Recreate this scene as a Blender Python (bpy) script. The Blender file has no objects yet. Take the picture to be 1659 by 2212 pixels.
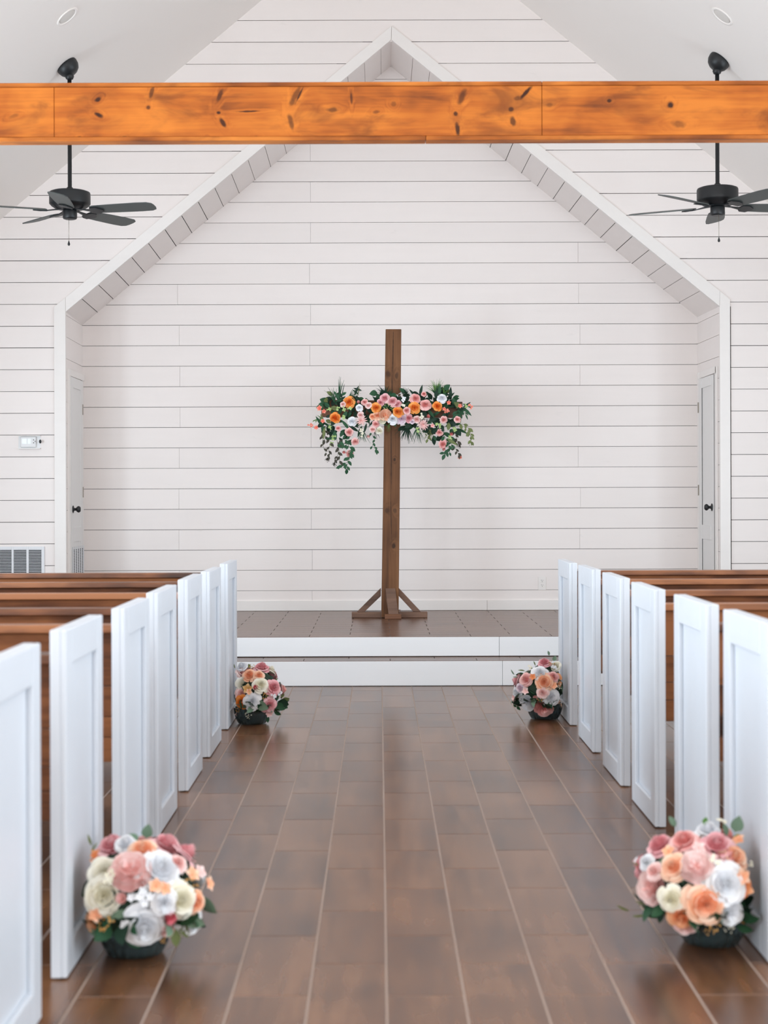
import bpy, bmesh, math, random
from mathutils import Vector, Matrix, Euler
R = random.Random(7)
sc = bpy.context.scene
COL = sc.collection

# ------------------------------------------------------------------ camera, world, light, exposure
F = 3456.0; VX, VY = 819.0, 1072.0; H = 1.31; ROLL = 0.0033
def P(px, py, D):
    """world point seen at photo pixel (px,py) at distance D down the nave"""
    dx, dy = px - VX, py - VY
    dx, dy = dx - dy * ROLL, dy + dx * ROLL
    return Vector((dx / F * D, D, H - dy / F * D))
cam_d = bpy.data.cameras.new('camera'); cam = bpy.data.objects.new('camera', cam_d); COL.objects.link(cam)
cam.matrix_world = Matrix.Translation((0, 0, H)) @ Matrix.Rotation(math.pi / 2, 4, 'X') @ Matrix.Rotation(-ROLL, 4, 'Z')
cam_d.sensor_fit = 'VERTICAL'; cam_d.sensor_height = 32.0; cam_d.sensor_width = 24.0
cam_d.lens = F * 32.0 / 2212.0
cam_d.shift_x = (829.5 - VX) / 2212.0; cam_d.shift_y = -(1106 - VY) / 2212.0
cam_d.dof.use_dof = True; cam_d.dof.focus_distance = 12.9; cam_d.dof.aperture_fstop = 3.2
cam_d.clip_end = 200
sc.camera = cam
sc.view_settings.view_transform = 'Standard'
try: sc.view_settings.look = 'None'
except Exception: pass
sc.view_settings.gamma = 1.0; sc.view_settings.use_curve_mapping = False
sc.view_settings.exposure = -0.08
w = bpy.data.worlds.new('world'); sc.world = w; w.use_nodes = True
bg = w.node_tree.nodes['Background']; bg.inputs[0].default_value = (0.72, 0.86, 1.0, 1); bg.inputs[1].default_value = 1.0
sc.cycles.max_bounces = 8; sc.cycles.diffuse_bounces = 5; sc.cycles.glossy_bounces = 3; sc.cycles.adaptive_threshold = 0.025
sc.cycles.sample_clamp_indirect = 6.0; sc.cycles.use_denoising = True

# room extents
XL, XR, YB = -4.30, 4.50, -4.2
D1, D2 = 13.07, 13.884          # gable wall face, alcove back wall face
DS, DP, HS, HP = 11.03, 11.30, 0.175, 0.3177
def zceil_l(x): return 6.156 + 0.8345 * x
def zceil_r(x): return 6.3026 - 0.8176 * x
RX = (6.3026 - 6.156) / (0.8345 + 0.8176); RZ = zceil_l(RX)

# daylight: one area light per side window, plus an added fill at the rear
WIN_Y = [0.0, 2.25, 4.5, 6.75, 9.0]
WZ0, WZ1, WW = 0.75, 2.25, 1.25
LIGHT_L, LIGHT_R, LIGHT_B = 114.0, 72.0, 170.0
LCOL = (0.77, 0.90, 1.0); RCOL = (1.0, 0.955, 0.91)
def area(name, loc, rot, sx, sy, power, col=LCOL):
    l = bpy.data.lights.new(name, 'AREA'); l.shape = 'RECTANGLE'; l.size = sx; l.size_y = sy; l.energy = power; l.color = col
    o = bpy.data.objects.new(name, l); o.location = loc; o.rotation_euler = rot; COL.objects.link(o); return o
for y in WIN_Y:
    area('daylight_fill', (XL + 0.03, y, (WZ0 + WZ1) / 2), (0, -math.pi / 2, 0), WZ1 - WZ0, WW, LIGHT_L)
    area('daylight_fill', (XR - 0.03, y, (WZ0 + WZ1) / 2), (0, math.pi / 2, 0), WZ1 - WZ0, WW, LIGHT_R)
area('daylight_fill', (RX, YB + 0.05, 3.0), (math.pi / 2, 0, 0), 4.2, 3.6, LIGHT_B, RCOL)  # added warm fill in front of the closed rear wall, no window there

# ------------------------------------------------------------------ helpers
WORLD = {}
def tag(o, label=None, cat=None, group=None, kind=None):
    if label: o['label'] = label
    if cat: o['category'] = cat
    if group: o['group'] = group
    if kind: o['kind'] = kind
    return o
def empty(name, loc, label=None, cat=None, group=None, kind=None):
    o = bpy.data.objects.new(name, None); o.empty_display_size = 0.1; COL.objects.link(o)
    o.location = loc; WORLD[o.name] = Vector(loc); return tag(o, label, cat, group, kind)
def link(name, me, parent=None, origin=(0, 0, 0)):
    o = bpy.data.objects.new(name, me); COL.objects.link(o)
    origin = Vector(origin); WORLD[o.name] = origin
    o.location = origin - (WORLD[parent.name] if parent else Vector((0, 0, 0)))
    o.parent = parent; return o
def mk(name, verts, faces, mat, parent=None, origin=None, smooth=False):
    vs = [Vector(v) for v in verts]
    if origin is None:
        lo = Vector((min(v[i] for v in vs) for i in range(3))); hi = Vector((max(v[i] for v in vs) for i in range(3)))
        origin = (lo + hi) / 2
    origin = Vector(origin)
    me = bpy.data.meshes.new(name); me.from_pydata([v - origin for v in vs], [], faces)
    bm = bmesh.new(); bm.from_mesh(me); bmesh.ops.recalc_face_normals(bm, faces=bm.faces); bm.to_mesh(me); bm.free()
    me.materials.append(mat)
    if smooth: me.polygons.foreach_set('use_smooth', [True] * len(me.polygons))
    return link(name, me, parent, origin)
CUBEF = [(0, 1, 2, 3), (7, 6, 5, 4), (0, 4, 5, 1), (1, 5, 6, 2), (2, 6, 7, 3), (3, 7, 4, 0)]
def boxv(lo, hi):
    (a, b, c), (d, e, f) = lo, hi
    return [(a, b, c), (d, b, c), (d, e, c), (a, e, c), (a, b, f), (d, b, f), (d, e, f), (a, e, f)]
def box(name, lo, hi, mat, parent=None, bevel=0.0, origin=None, seg=1):
    lo2 = [min(a, b) for a, b in zip(lo, hi)]; hi2 = [max(a, b) for a, b in zip(lo, hi)]
    o = mk(name, boxv(lo2, hi2), CUBEF, mat, parent, origin)
    if bevel > 0: bevel_me(o.data, bevel, seg)
    return o
def bevel_me(me, w_, seg=1):
    bm = bmesh.new(); bm.from_mesh(me)
    bmesh.ops.bevel(bm, geom=list(bm.edges), offset=w_, segments=seg, affect='EDGES', profile=0.5, clamp_overlap=True)
    bm.to_mesh(me); bm.free()
def prism(name, pts, thick, mat, parent=None, bevel=0.0, origin=None):
    """pts: planar 3D polygon (front face); thick: 3D offset vector to the back face"""
    n = len(pts); t = Vector(thick); vs = [Vector(p) for p in pts] + [Vector(p) + t for p in pts]
    fs = [tuple(range(n)), tuple(range(2 * n - 1, n - 1, -1))] + [(i, (i + 1) % n, n + (i + 1) % n, n + i) for i in range(n)]
    o = mk(name, vs, fs, mat, parent, origin)
    if bevel > 0: bevel_me(o.data, bevel)
    return o
def multi(name, boxes, mat, parent=None, origin=None):
    """many boxes in one mesh"""
    vs, fs = [], []
    for lo, hi in boxes:
        b = len(vs); vs += boxv(lo, hi); fs += [tuple(b + i for i in f) for f in CUBEF]
    return mk(name, vs, fs, mat, parent, origin)
def lathe(name, prof, mat, parent=None, origin=(0, 0, 0), n=32, axis=None, rib=None, smooth=True, closed=True):
    """prof: list of (r,z). axis: Matrix to apply. origin world"""
    vs, fs = [], []
    for k, (r, z) in enumerate(prof):
        for i in range(n):
            a = 2 * math.pi * i / n; rr = r * (1 + (rib(k, i) if rib else 0))
            vs.append(Vector((rr * math.cos(a), rr * math.sin(a), z)))
    for k in range(len(prof) - 1):
        for i in range(n):
            j = (i + 1) % n; fs.append((k * n + i, k * n + j, (k + 1) * n + j, (k + 1) * n + i))
    if closed:
        fs.append(tuple(range(n - 1, -1, -1))); fs.append(tuple((len(prof) - 1) * n + i for i in range(n)))
    if axis is not None: vs = [axis @ v for v in vs]
    o = Vector(origin)
    ob = mk(name, [v + o for v in vs], fs, mat, parent, o)
    if smooth:
        me = ob.data; me.polygons.foreach_set('use_smooth', [len(p.vertices) == 4 for p in me.polygons])
    return ob
def tube(name, pts, r, mat, parent=None, n=8, origin=None):
    vs, fs = [], []; pts = [Vector(p) for p in pts]
    for k, p in enumerate(pts):
        d = (pts[min(k + 1, len(pts) - 1)] - pts[max(k - 1, 0)]).normalized()
        u = d.orthogonal().normalized(); v = d.cross(u); rr = r[k] if isinstance(r, (list, tuple)) else r
        for i in range(n):
            a = 2 * math.pi * i / n; vs.append(p + (u * math.cos(a) + v * math.sin(a)) * rr)
    for k in range(len(pts) - 1):
        for i in range(n):
            j = (i + 1) % n; fs.append((k * n + i, k * n + j, (k + 1) * n + j, (k + 1) * n + i))
    fs.append(tuple(range(n - 1, -1, -1))); fs.append(tuple((len(pts) - 1) * n + i for i in range(n)))
    return mk(name, vs, fs, mat, parent, origin, smooth=True)

# ------------------------------------------------------------------ materials
def srgb(r, g, b):
    f = lambda c: ((c / 255 + 0.055) / 1.055) ** 2.4 if c / 255 > 0.04045 else c / 255 / 12.92
    return (f(r), f(g), f(b), 1.0)
class NT:
    def __init__(s, name):
        s.m = bpy.data.materials.new(name); s.m.use_nodes = True; s.t = s.m.node_tree; s.b = s.t.nodes['Principled BSDF']
    def n(s, typ, **kw):
        x = s.t.nodes.new(typ)
        for k, v in kw.items(): setattr(x, k, v)
        return x
    def l(s, a, b): s.t.links.new(a, b)
    def math(s, op, a, b=None, c=None):
        x = s.n('ShaderNodeMath', operation=op)
        for i, v in enumerate((a, b, c)):
            if v is None: continue
            if isinstance(v, (int, float)): x.inputs[i].default_value = v
            else: s.l(v, x.inputs[i])
        return x.outputs[0]
    def vmath(s, op, a, b=None):
        x = s.n('ShaderNodeVectorMath', operation=op)
        for i, v in enumerate((a, b)):
            if v is None: continue
            if isinstance(v, (tuple, list)): x.inputs[i].default_value = v
            else: s.l(v, x.inputs[i])
        return x.outputs['Value'] if op == 'LENGTH' else x.outputs[0]
    def mixc(s, fac, a, b):
        x = s.n('ShaderNodeMix', data_type='RGBA')
        for i, v in ((0, fac), (6, a), (7, b)):
            if isinstance(v, (int, float)): x.inputs[i].default_value = v
            elif isinstance(v, tuple): x.inputs[i].default_value = v
            else: s.l(v, x.inputs[i])
        return x.outputs[2]
    def ramp(s, fac, stops):
        x = s.n('ShaderNodeValToRGB'); e = x.color_ramp.elements
        while len(e) < len(stops): e.new(0.5)
        for el, (p, c) in zip(e, stops): el.position = p; el.color = c
        s.l(fac, x.inputs[0]); return x.outputs[0]
    def noise(s, vec, scale, detail=3, rough=0.5, dist=0.0):
        x = s.n('ShaderNodeTexNoise'); x.inputs['Scale'].default_value = scale; x.inputs['Detail'].default_value = detail
        x.inputs['Roughness'].default_value = rough; x.inputs['Distortion'].default_value = dist
        s.l(vec, x.inputs['Vector']); return x.outputs['Fac']
    def smooth(s, v, a, b):
        x = s.n('ShaderNodeMapRange', interpolation_type='SMOOTHSTEP'); x.inputs[1].default_value = a; x.inputs[2].default_value = b
        x.inputs[3].default_value = 0; x.inputs[4].default_value = 1; s.l(v, x.inputs[0]); return x.outputs[0]
    def bump(s, h, strength, dist=0.01):
        x = s.n('ShaderNodeBump'); x.inputs['Strength'].default_value = strength; x.inputs['Distance'].default_value = dist
        s.l(h, x.inputs['Height']); s.l(x.outputs[0], s.b.inputs['Normal'])
    def set(s, **kw):
        for k, v in kw.items():
            k = k.replace('_', ' ')
            if isinstance(v, (int, float, tuple)): s.b.inputs[k].default_value = v
            else: s.l(v, s.b.inputs[k])
        return s.m
def plain(name, col, rough=0.5, **kw):
    t = NT(name); return t.set(Base_Color=col, Roughness=rough, **kw)
def coords(t, spread=40.0):
    tc = t.n('ShaderNodeTexCoord').outputs['Object']; oi = t.n('ShaderNodeObjectInfo').outputs['Random']
    r3 = t.n('ShaderNodeCombineXYZ'); t.l(t.math('MULTIPLY', oi, spread), r3.inputs[0]); t.l(t.math('MULTIPLY', oi, spread * 2.3), r3.inputs[1]); t.l(t.math('MULTIPLY', oi, spread * 1.7), r3.inputs[2])
    return tc, t.vmath('ADD', tc, r3.outputs[0]), oi
def scaled(t, v, s): return t.vmath('MULTIPLY', v, s)

def paint(name, base, rough=0.45, stain=0.04, grain=(1.5, 8, 18)):
    t = NT(name); tc, v, oi = coords(t)
    n1 = t.noise(scaled(t, v, grain), 1.0, 2, 0.6); n2 = t.noise(v, 2.5, 2)
    dark = tuple(c * 0.86 for c in base[:3]) + (1,)
    spots = t.smooth(t.noise(scaled(t, v, (3, 6, 9)), 1.6, 3, 0.6), 0.68, 0.8)
    f = t.math('ADD', t.math('MULTIPLY', t.math('SUBTRACT', n1, 0.5), 0.25), t.math('MULTIPLY', t.math('SUBTRACT', n2, 0.5), 0.25))
    f = t.math('ADD', f, t.math('MULTIPLY', spots, stain * 8)); f = t.math('ADD', f, t.math('MULTIPLY', oi, 0.22))

    return t.set(Base_Color=t.mixc(f, base, dark), Roughness=rough)
M = {}
M['shiplap'] = paint('shiplap_paint', srgb(244, 236, 232))
M['trim'] = paint('trim_paint', srgb(243, 238, 234), 0.4, 0.01)
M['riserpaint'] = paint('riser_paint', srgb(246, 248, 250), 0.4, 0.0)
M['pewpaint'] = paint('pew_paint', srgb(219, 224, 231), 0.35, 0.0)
M['ceiling'] = plain('ceiling_paint', srgb(249, 243, 238), 0.8)
M['plaster'] = plain('plaster_paint', srgb(238, 236, 234), 0.8)
M['gap'] = plain('wall_backing', srgb(62, 52, 50), 0.9)
M['door'] = plain('door_paint', srgb(232, 230, 228), 0.4)
M['black'] = plain('black_metal', srgb(24, 27, 30), 0.45)
M['blade'] = plain('fan_blade', srgb(74, 79, 77), 0.5)
M['steel'] = plain('hinge_steel', srgb(150, 142, 130), 0.35, Metallic=0.8)
M['white_plastic'] = plain('white_plastic', srgb(226, 226, 226), 0.35)
M['grille'] = plain('grille_paint', srgb(228, 229, 232), 0.4)
M['dark_hole'] = plain('duct_dark', srgb(30, 34, 40), 0.8)
M['screen'] = plain('screen_grey', srgb(235, 242, 242), 0.2)
M['glass_pane'] = plain('window_glass', (1, 1, 1, 1), 0.0, Transmission_Weight=1.0, IOR=1.1)
M['acrylic'] = plain('clear_cover', srgb(235, 238, 238), 0.08, Transmission_Weight=0.92, IOR=1.2)
M['lens'] = plain('lamp_lens', srgb(225, 220, 214), 0.6)

def knot_fields(t, tc, ax, knots, noise):
    """sum of knot masks; ax = (i,j) axes of the face plane; knots (u,v,ru,rv,ang,strength)"""
    sep = t.n('ShaderNodeSeparateXYZ'); t.l(tc, sep.inputs[0]); U, V = sep.outputs[ax[0]], sep.outputs[ax[1]]
    mask = None; halo = None
    for (u, v, ru, rv, an, st) in knots:
        du = t.math('SUBTRACT', U, u); dv = t.math('SUBTRACT', V, v); c, s = math.cos(an), math.sin(an)
        a = t.math('ADD', t.math('MULTIPLY', du, c / ru), t.math('MULTIPLY', dv, s / ru))
        b = t.math('ADD', t.math('MULTIPLY', du, -s / rv), t.math('MULTIPLY', dv, c / rv))
        d = t.math('SQRT', t.math('ADD', t.math('MULTIPLY', a, a), t.math('MULTIPLY', b, b)))
        d = t.math('ADD', d, noise)
        m = t.math('MULTIPLY', t.math('SUBTRACT', 1.0, t.smooth(d, 0.45, 1.15)), st)
        h = t.math('MULTIPLY', t.math('SUBTRACT', 1.0, t.smooth(d, 0.3, 3.0)), 1.0)
        mask = m if mask is None else t.math('MAXIMUM', mask, m); halo = h if halo is None else t.math('MAXIMUM', halo, h)
    return mask, halo
def wood(name, light, mid, dark, axis=0, rough=0.45, spec=0.5, dist=0.35, detail=5, knots=None, kax=(0, 2), fine=1.0, blotch=0.5, vary=0.3, randomize=True, knotcol=None, coat=0.0, bump=0.15, stain=0.0):
    t = NT(name); tc, v, oi = coords(t)
    if not randomize: v = tc
    s = [9.0, 9.0, 9.0]; s[axis] = 0.9
    wob = t.noise(scaled(t, v, tuple(0.35 * q for q in s)), 1.0, 2)
    kn = None
    if knots:
        nz = t.math('MULTIPLY', t.math('SUBTRACT', t.noise(v, 30.0, 2), 0.5), 0.9)
        kn, halo = knot_fields(t, tc, kax, knots, nz)
        wob = t.math('ADD', wob, t.math('MULTIPLY', halo, 0.5))
    sh = t.n('ShaderNodeCombineXYZ')
    for i in range(3):
        if i != axis: t.l(t.math('MULTIPLY', wob, 1.1), sh.inputs[i])
    g = t.noise(t.vmath('ADD', scaled(t, v, tuple(s)), sh.outputs[0]), 1.3, detail, 0.62, dist)
    s2 = [70.0 * fine] * 3; s2[axis] = 2.2
    g2 = t.noise(scaled(t, v, tuple(s2)), 1.0, 2, 0.5)
    bl = t.noise(v, 2.2, 3, 0.55, 0.4)
    f = t.math('ADD', t.math('MULTIPLY', g, 0.75), t.math('MULTIPLY', g2, 0.25))
    f = t.math('ADD', f, t.math('MULTIPLY', t.math('SUBTRACT', bl, 0.5), blotch))
    f = t.math('ADD', f, t.math('MULTIPLY', t.math('SUBTRACT', oi, 0.5), vary))
    c = t.ramp(f, [(0.26, dark), (0.46, mid), (0.68, light)])
    if stain:
        sv = [7.0, 7.0, 7.0]; sv[axis] = 2.6
        st = t.smooth(t.noise(scaled(t, v, tuple(sv)), 1.0, 4, .6, .6), .48, .74); c = t.mixc(t.math('MULTIPLY', st, stain), c, dark)
    if kn is not None: c = t.mixc(t.math('MINIMUM', kn, 1.0), c, knotcol or tuple(x * 0.25 for x in dark[:3]) + (1,))
    if bump: t.bump(g2, bump, 0.002)
    t.set(Specular_IOR_Level=spec)
    if coat: t.set(Coat_Weight=coat, Coat_Roughness=0.25)
    return t.set(Base_Color=c, Roughness=rough)
M['tile'] = wood('floor_tile_wood', srgb(126, 86, 57), srgb(102, 68, 45), srgb(76, 51, 37), axis=1, rough=0.25, spec=.65, dist=0, detail=2, vary=0.16, blotch=0.6, fine=.5, bump=0)
M['tile_x'] = wood('stage_tile_wood', srgb(120, 86, 66), srgb(100, 69, 53), srgb(76, 53, 42), axis=0, rough=0.27, spec=.55, dist=.05, detail=3, vary=0.12, blotch=0.5, bump=0)
M['grout'] = plain('floor_grout', srgb(168, 150, 138), 0.8)
M['grout_dark'] = plain('stage_grout', srgb(60, 46, 40), 0.8)
M['pewwood'] = wood('pew_wood', srgb(162, 104, 66), srgb(118, 73, 48), srgb(66, 42, 32), axis=0, rough=0.4, vary=0.4, blotch=0.9)
M['braces'] = wood('cross_brace_wood', srgb(128, 96, 78), srgb(106, 78, 62), srgb(78, 56, 45), axis=0, rough=0.6)

# ------------------------------------------------------------------ the setting: floor
def tile_mesh(w_, l_, th=0.008, b=0.0015):
    me = bpy.data.meshes.new('tile')
    me.from_pydata(boxv((-w_ / 2, -l_ / 2, -th), (w_ / 2, l_ / 2, 0)), [], CUBEF)
    bevel_me(me, b); return me
TW, TL, TX0, TJ = 0.2037, 0.573, 0.0155, 10.786
floor = box('floor', (XL, YB, -0.12), (XR, DS + 0.02, -0.0012), M['grout'])
tag(floor, 'brown wood-look tile floor of the aisle', 'floor', kind='structure')
tme = tile_mesh(TW - 0.0052, TL - 0.0035); tme.materials.append(M['tile'])
rest = []
def tile_at(cx, cy, me, parent, z, name='tile'):
    o = link(name, me, parent, (cx, cy, z)); return o
ncol0, ncol1 = int(math.floor((XL - TX0) / TW)), int(math.ceil((XR - TX0) / TW))
for i in range(ncol0, ncol1):
    x0 = TX0 + i * TW; cx = x0 + TW / 2
    off = TJ if i % 2 else TJ - TL / 2
    k0 = int(math.floor((YB - off) / TL))
    for k in range(k0, 2):
        a, b = off + k * TL, off + (k + 1) * TL
        if a > DS: continue
        a2, b2 = max(a, YB), min(b, DS)
        if b2 - a2 < 0.02: continue
        lx0, lx1 = max(x0, XL), min(x0 + TW, XR)
        if lx1 - lx0 < 0.02: continue
        full = (a2 == a and b2 == b and lx0 == x0 and lx1 == x0 + TW)
        near = -1.65 < cx < 1.75 and b > 3.6
        if near:
            if full: tile_at(cx, (a + b) / 2, tme, floor, 0)
            else: box('tile', (lx0 + .0026, a2 + .00175, -0.008), (lx1 - .0026, b2 - .00175, 0), M['tile'], floor)
        else: rest.append(((lx0 + .0026, a2 + .00175, -0.008), (lx1 - .0026, b2 - .00175, 0)))
t_ = multi('tile_field', rest, M['tile'], floor); t_['kind'] = 'stuff'

# step and stage
step = box('floor_step', (XL, DS + 0.012, 0), (XR, DP + 0.02, HS - 0.0015), M['grout_dark'])
tag(step, 'low white fronted step with brown tiled tread', 'step', kind='structure')
stage = box('floor_stage', (XL, DP + 0.012, 0), (XR, D2 + 0.10, HP - 0.0015), M['grout_dark'])
tag(stage, 'raised stage floor of brown wood-look tiles', 'stage', kind='structure')
def riser(parent, D, z0, z1, joint):
    xs = [XL, -2.6, P(joint, 1400, D).x, 3.4, XR]
    for a, b in zip(xs[:-1], xs[1:]):
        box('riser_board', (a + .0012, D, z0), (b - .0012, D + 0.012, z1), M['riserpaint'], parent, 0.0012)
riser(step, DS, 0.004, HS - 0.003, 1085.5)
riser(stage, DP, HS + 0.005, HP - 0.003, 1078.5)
rest = []
def row_tiles(parent, y0, y1, phase, L, z, xv0, xv1):
    k = int(math.floor((XL - phase) / L))
    while phase + k * L < XR:
        a, b = max(phase + k * L, XL), min(phase + (k + 1) * L, XR); k += 1
        if b - a < 0.02: continue
        q = ((a + .0022, y0 + .0012, z - 0.008), (b - .0022, y1 - .0012, z))
        if b > xv0 and a < xv1: box('tile', q[0], q[1], M['tile_x'], parent, 0.001)
        else: rest.append((q[0], q[1], parent))
row_tiles(step, DS + .0005, DS + 0.15, P(842.9, 1424, 11.1).x, 0.60, HS, -1.4, 1.6)
row_tiles(step, DS + 0.15, DP + .01, P(753.7, 1421, 11.25).x, 0.60, HS, -1.4, 1.6)
RW = 0.1785; nrow = int(math.ceil((D2 - DP) / RW))
for r in range(nrow):
    row_tiles(stage, DP + .0005 + r * RW, min(DP + (r + 1) * RW, D2 + 0.005), 0.074 + (0.2865 if r % 2 else 0), 0.573, HP, -1.35, 1.6)
for par, nm in ((step, 'tile_field'), (stage, 'tile_field')):
    o = multi(nm, [(a, b) for a, b, p in rest if p is par], M['tile_x'], par); o['kind'] = 'stuff'

# ------------------------------------------------------------------ gable wall with the opening
BP = 47.05 / F * D1           # board pitch on the gable wall
def zf(y_true): return H - (y_true - VY) / F * D1
KL, AP, KR = P(142, 674, D1), P(845, 87, D1), P(1554, 662, D1)
xl_j, xr_j = KL.x, KR.x
def open_l(z):
    if z <= KL.z: return xl_j
    return xl_j + (AP.x - xl_j) * (z - KL.z) / (AP.z - KL.z)
def open_r(z):
    if z <= KR.z: return xr_j
    return xr_j + (AP.x - xr_j) * (z - KR.z) / (AP.z - KR.z)
BT = 0.014                    # board thickness; board faces at D1
wall_front = prism('wall_front', [(XL - .2, D1 + BT, 0), (xl_j - .02, D1 + BT, 0), KL + Vector((-.02, BT, .004)), AP + Vector((0, BT, .03)), (AP.x, D1 + BT, RZ + .3), (XL - .2, D1 + BT, RZ + .3)], (0, 0.10, 0), M['gap'])
tag(wall_front, 'white shiplap gable wall around the peaked alcove', 'wall', kind='structure')
prism('wall_core', [(XR + .2, D1 + BT, 0), (xr_j + .02, D1 + BT, 0), KR + Vector((.02, BT, .004)), AP + Vector((0, BT, .03)), (AP.x, D1 + BT, RZ + .3), (XR + .2, D1 + BT, RZ + .3)], (0, 0.10, 0), M['gap'], wall_front)
def board(parent, quad, thick, mat=None, name='shiplap_board'):
    return prism(name, quad, thick, mat or M['shiplap'], parent)
ko = 0.045
z_list = [zf(655 + k * 47.05) for k in range(15, -20, -1)]
for z0, z1 in zip(z_list[:-1], z_list[1:]):
    g = R.uniform(0.0036, 0.0062); a, b = z0 + g * .5, z1 - g * .5
    if b < HP + 0.001: continue
    a = max(a, HP + .001); b = min(b, RZ - 0.01)
    if a >= b: continue
    def lx(z): return max(XL, (z - 6.156) / 0.8345)
    def rx(z): return min(XR, (6.3026 - z) / 0.8176)
    th = (0, BT - .001, 0)
    if a > AP.z - 0.02:
        board(wall_front, [(lx(a), D1, a), (rx(a), D1, a), (rx(b), D1, b), (lx(b), D1, b)], th)
    else:
        oa, ob = open_l(a) - ko, open_l(min(b, AP.z)) - ko
        board(wall_front, [(lx(a), D1, a), (oa, D1, a), (ob, D1, b), (lx(b), D1, b)], th)
        oa, ob = open_r(a) + ko, open_r(min(b, AP.z)) + ko
        board(wall_front, [(oa, D1, a), (rx(a), D1, a), (rx(b), D1, b), (ob, D1, b)], th)
# trim around the opening
TT = 0.016
def trim(name, pts, D=D1, th=TT):
    o = prism(name, [(p.x, D - th, p.z) for p in pts], (0, th + 0.02, 0), M['trim'], None, 0.0015)
    return tag(o, kind='structure')
OL, OA, OR = P(142, 643, D1), P(846, 57, D1), P(1554.5, 629, D1)
tl_o, tr_o = P(118, 900, D1).x, P(1577, 900, D1).x
mid = 0.0012
tag(trim('trim_1', [Vector((tl_o, 0, HP)), Vector((xl_j, 0, HP)), KL, OL, Vector((tl_o, 0, OL.z - (xl_j - tl_o) * .83))]), 'white trim board up the left jamb of the alcove', 'trim')
tag(trim('trim_2', [Vector((tr_o, 0, HP)), Vector((xr_j, 0, HP)), KR, OR, Vector((tr_o, 0, OR.z - (tr_o - xr_j) * .81))]), 'white trim board up the right jamb of the alcove', 'trim')
tag(trim('trim_3', [KL + Vector((mid, 0, 0)), AP - Vector((mid, 0, 0)), OA - Vector((mid, 0, 0)), OL + Vector((mid, 0, 0))]), 'white sloped trim board on the left of the alcove peak', 'trim')
tag(trim('trim_4', [KR - Vector((mid, 0, 0)), AP + Vector((mid, 0, 0)), OA + Vector((mid, 0, 0)), OR - Vector((mid, 0, 0))]), 'white sloped trim board on the right of the alcove peak', 'trim')

# alcove back wall
BL, BA, BR = P(178, 702, D2), P(844, 143, D2), P(1506, 685, D2)
def zb(y_true): return H - (y_true - VY) / F * D2
wall_back = prism('wall_back', [(BL.x - .1, D2 + BT, 0), (BR.x + .1, D2 + BT, 0), (BR.x + .1, D2 + BT, BR.z), (BA.x, D2 + BT, BA.z + .1), (BL.x - .1, D2 + BT, BL.z)], (0, 0.1, 0), M['gap'])
tag(wall_back, 'white shiplap wall behind the cross', 'wall', kind='structure')
def bl(z): return BL.x if z <= BL.z else BL.x + (BA.x - BL.x) * (z - BL.z) / (BA.z - BL.z)
def br(z): return BR.x if z <= BR.z else BR.x + (BA.x - BR.x) * (z - BR.z) / (BA.z - BR.z)
jx = [P(387, 900, D2).x, P(672, 900, D2).x, P(1251, 900, D2).x]
ZB = [zb(701.2 + k * 44.16) for k in range(14, -15, -1)]
for ri, (z0, z1) in enumerate(zip(ZB[:-1], ZB[1:])):
    g = R.uniform(0.0028, 0.0046); a, b = max(z0 + g * .5, HP), min(z1 - g * .5, BA.z - .002)
    if a >= b: continue
    k = 14 - ri                     # rows below line k
    if k % 2 == 0: cuts = [jx[1] + R.uniform(-.01, .01)] if R.random() < .7 else [jx[1]]
    else: cuts = [jx[0] + R.uniform(-.01, .01), jx[2] + R.uniform(-.01, .01)]
    ends = [None] + cuts + [None]
    for e0, e1 in zip(ends[:-1], ends[1:]):
        p0a = bl(a) if e0 is None else e0 + .0008; p0b = bl(b) if e0 is None else e0 + .0008
        p1a = br(a) if e1 is None else e1 - .0008; p1b = br(b) if e1 is None else e1 - .0008
        if e0 is not None and e0 < bl(b) + .05: continue
        if e1 is not None and e1 > br(b) - .05: p1a, p1b = br(a), br(b)
        if e0 is None and e1 is not None and e1 < bl(b) + .05: continue
        if e0 is not None and e0 > br(b) - .05: continue
        if e0 is not None and cuts and cuts[0] < bl(b) + .05 and e0 == cuts[0]: p0a, p0b = bl(a), bl(b)
        if p1a - p0a < .02: continue
        q = [(p0a, D2, a), (p1a, D2, a)]
        if e1 is None and a < BR.z - .002 < b - .004: q.append((BR.x, D2, BR.z))
        q += [(p1b, D2, b), (p0b, D2, b)]
        if e0 is None and a < BL.z - .002 < b - .004: q.append((BL.x, D2, BL.z))
        board(wall_back, q, (0, BT - .001, 0))
    # rows whose first cut lies outside the slope keep one board to the slope
    if cuts and cuts[0] < bl(b) + .05:
        e1 = cuts[1] if len(cuts) > 1 and cuts[1] < br(b) - .05 else None
        board(wall_back, [(bl(a), D2, a), (br(a) if e1 is None else e1 - .0008, D2, a), (br(b) if e1 is None else e1 - .0008, D2, b), (bl(b), D2, b)], (0, BT - .001, 0))
zbb = zb(1297)
xj = P(1052, 1310, D2).x
baseb = box('baseboard_back', (BL.x, D2 - .014, HP + .002), (xj - .001, D2, zbb), M['trim'], None, .0015)
tag(baseb, 'white baseboard along the foot of the shiplap wall', 'baseboard', kind='structure')
box('baseboard_length', (xj + .001, D2 - .014, HP + .002), (BR.x, D2, zbb), M['trim'], baseb, .0015)

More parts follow.
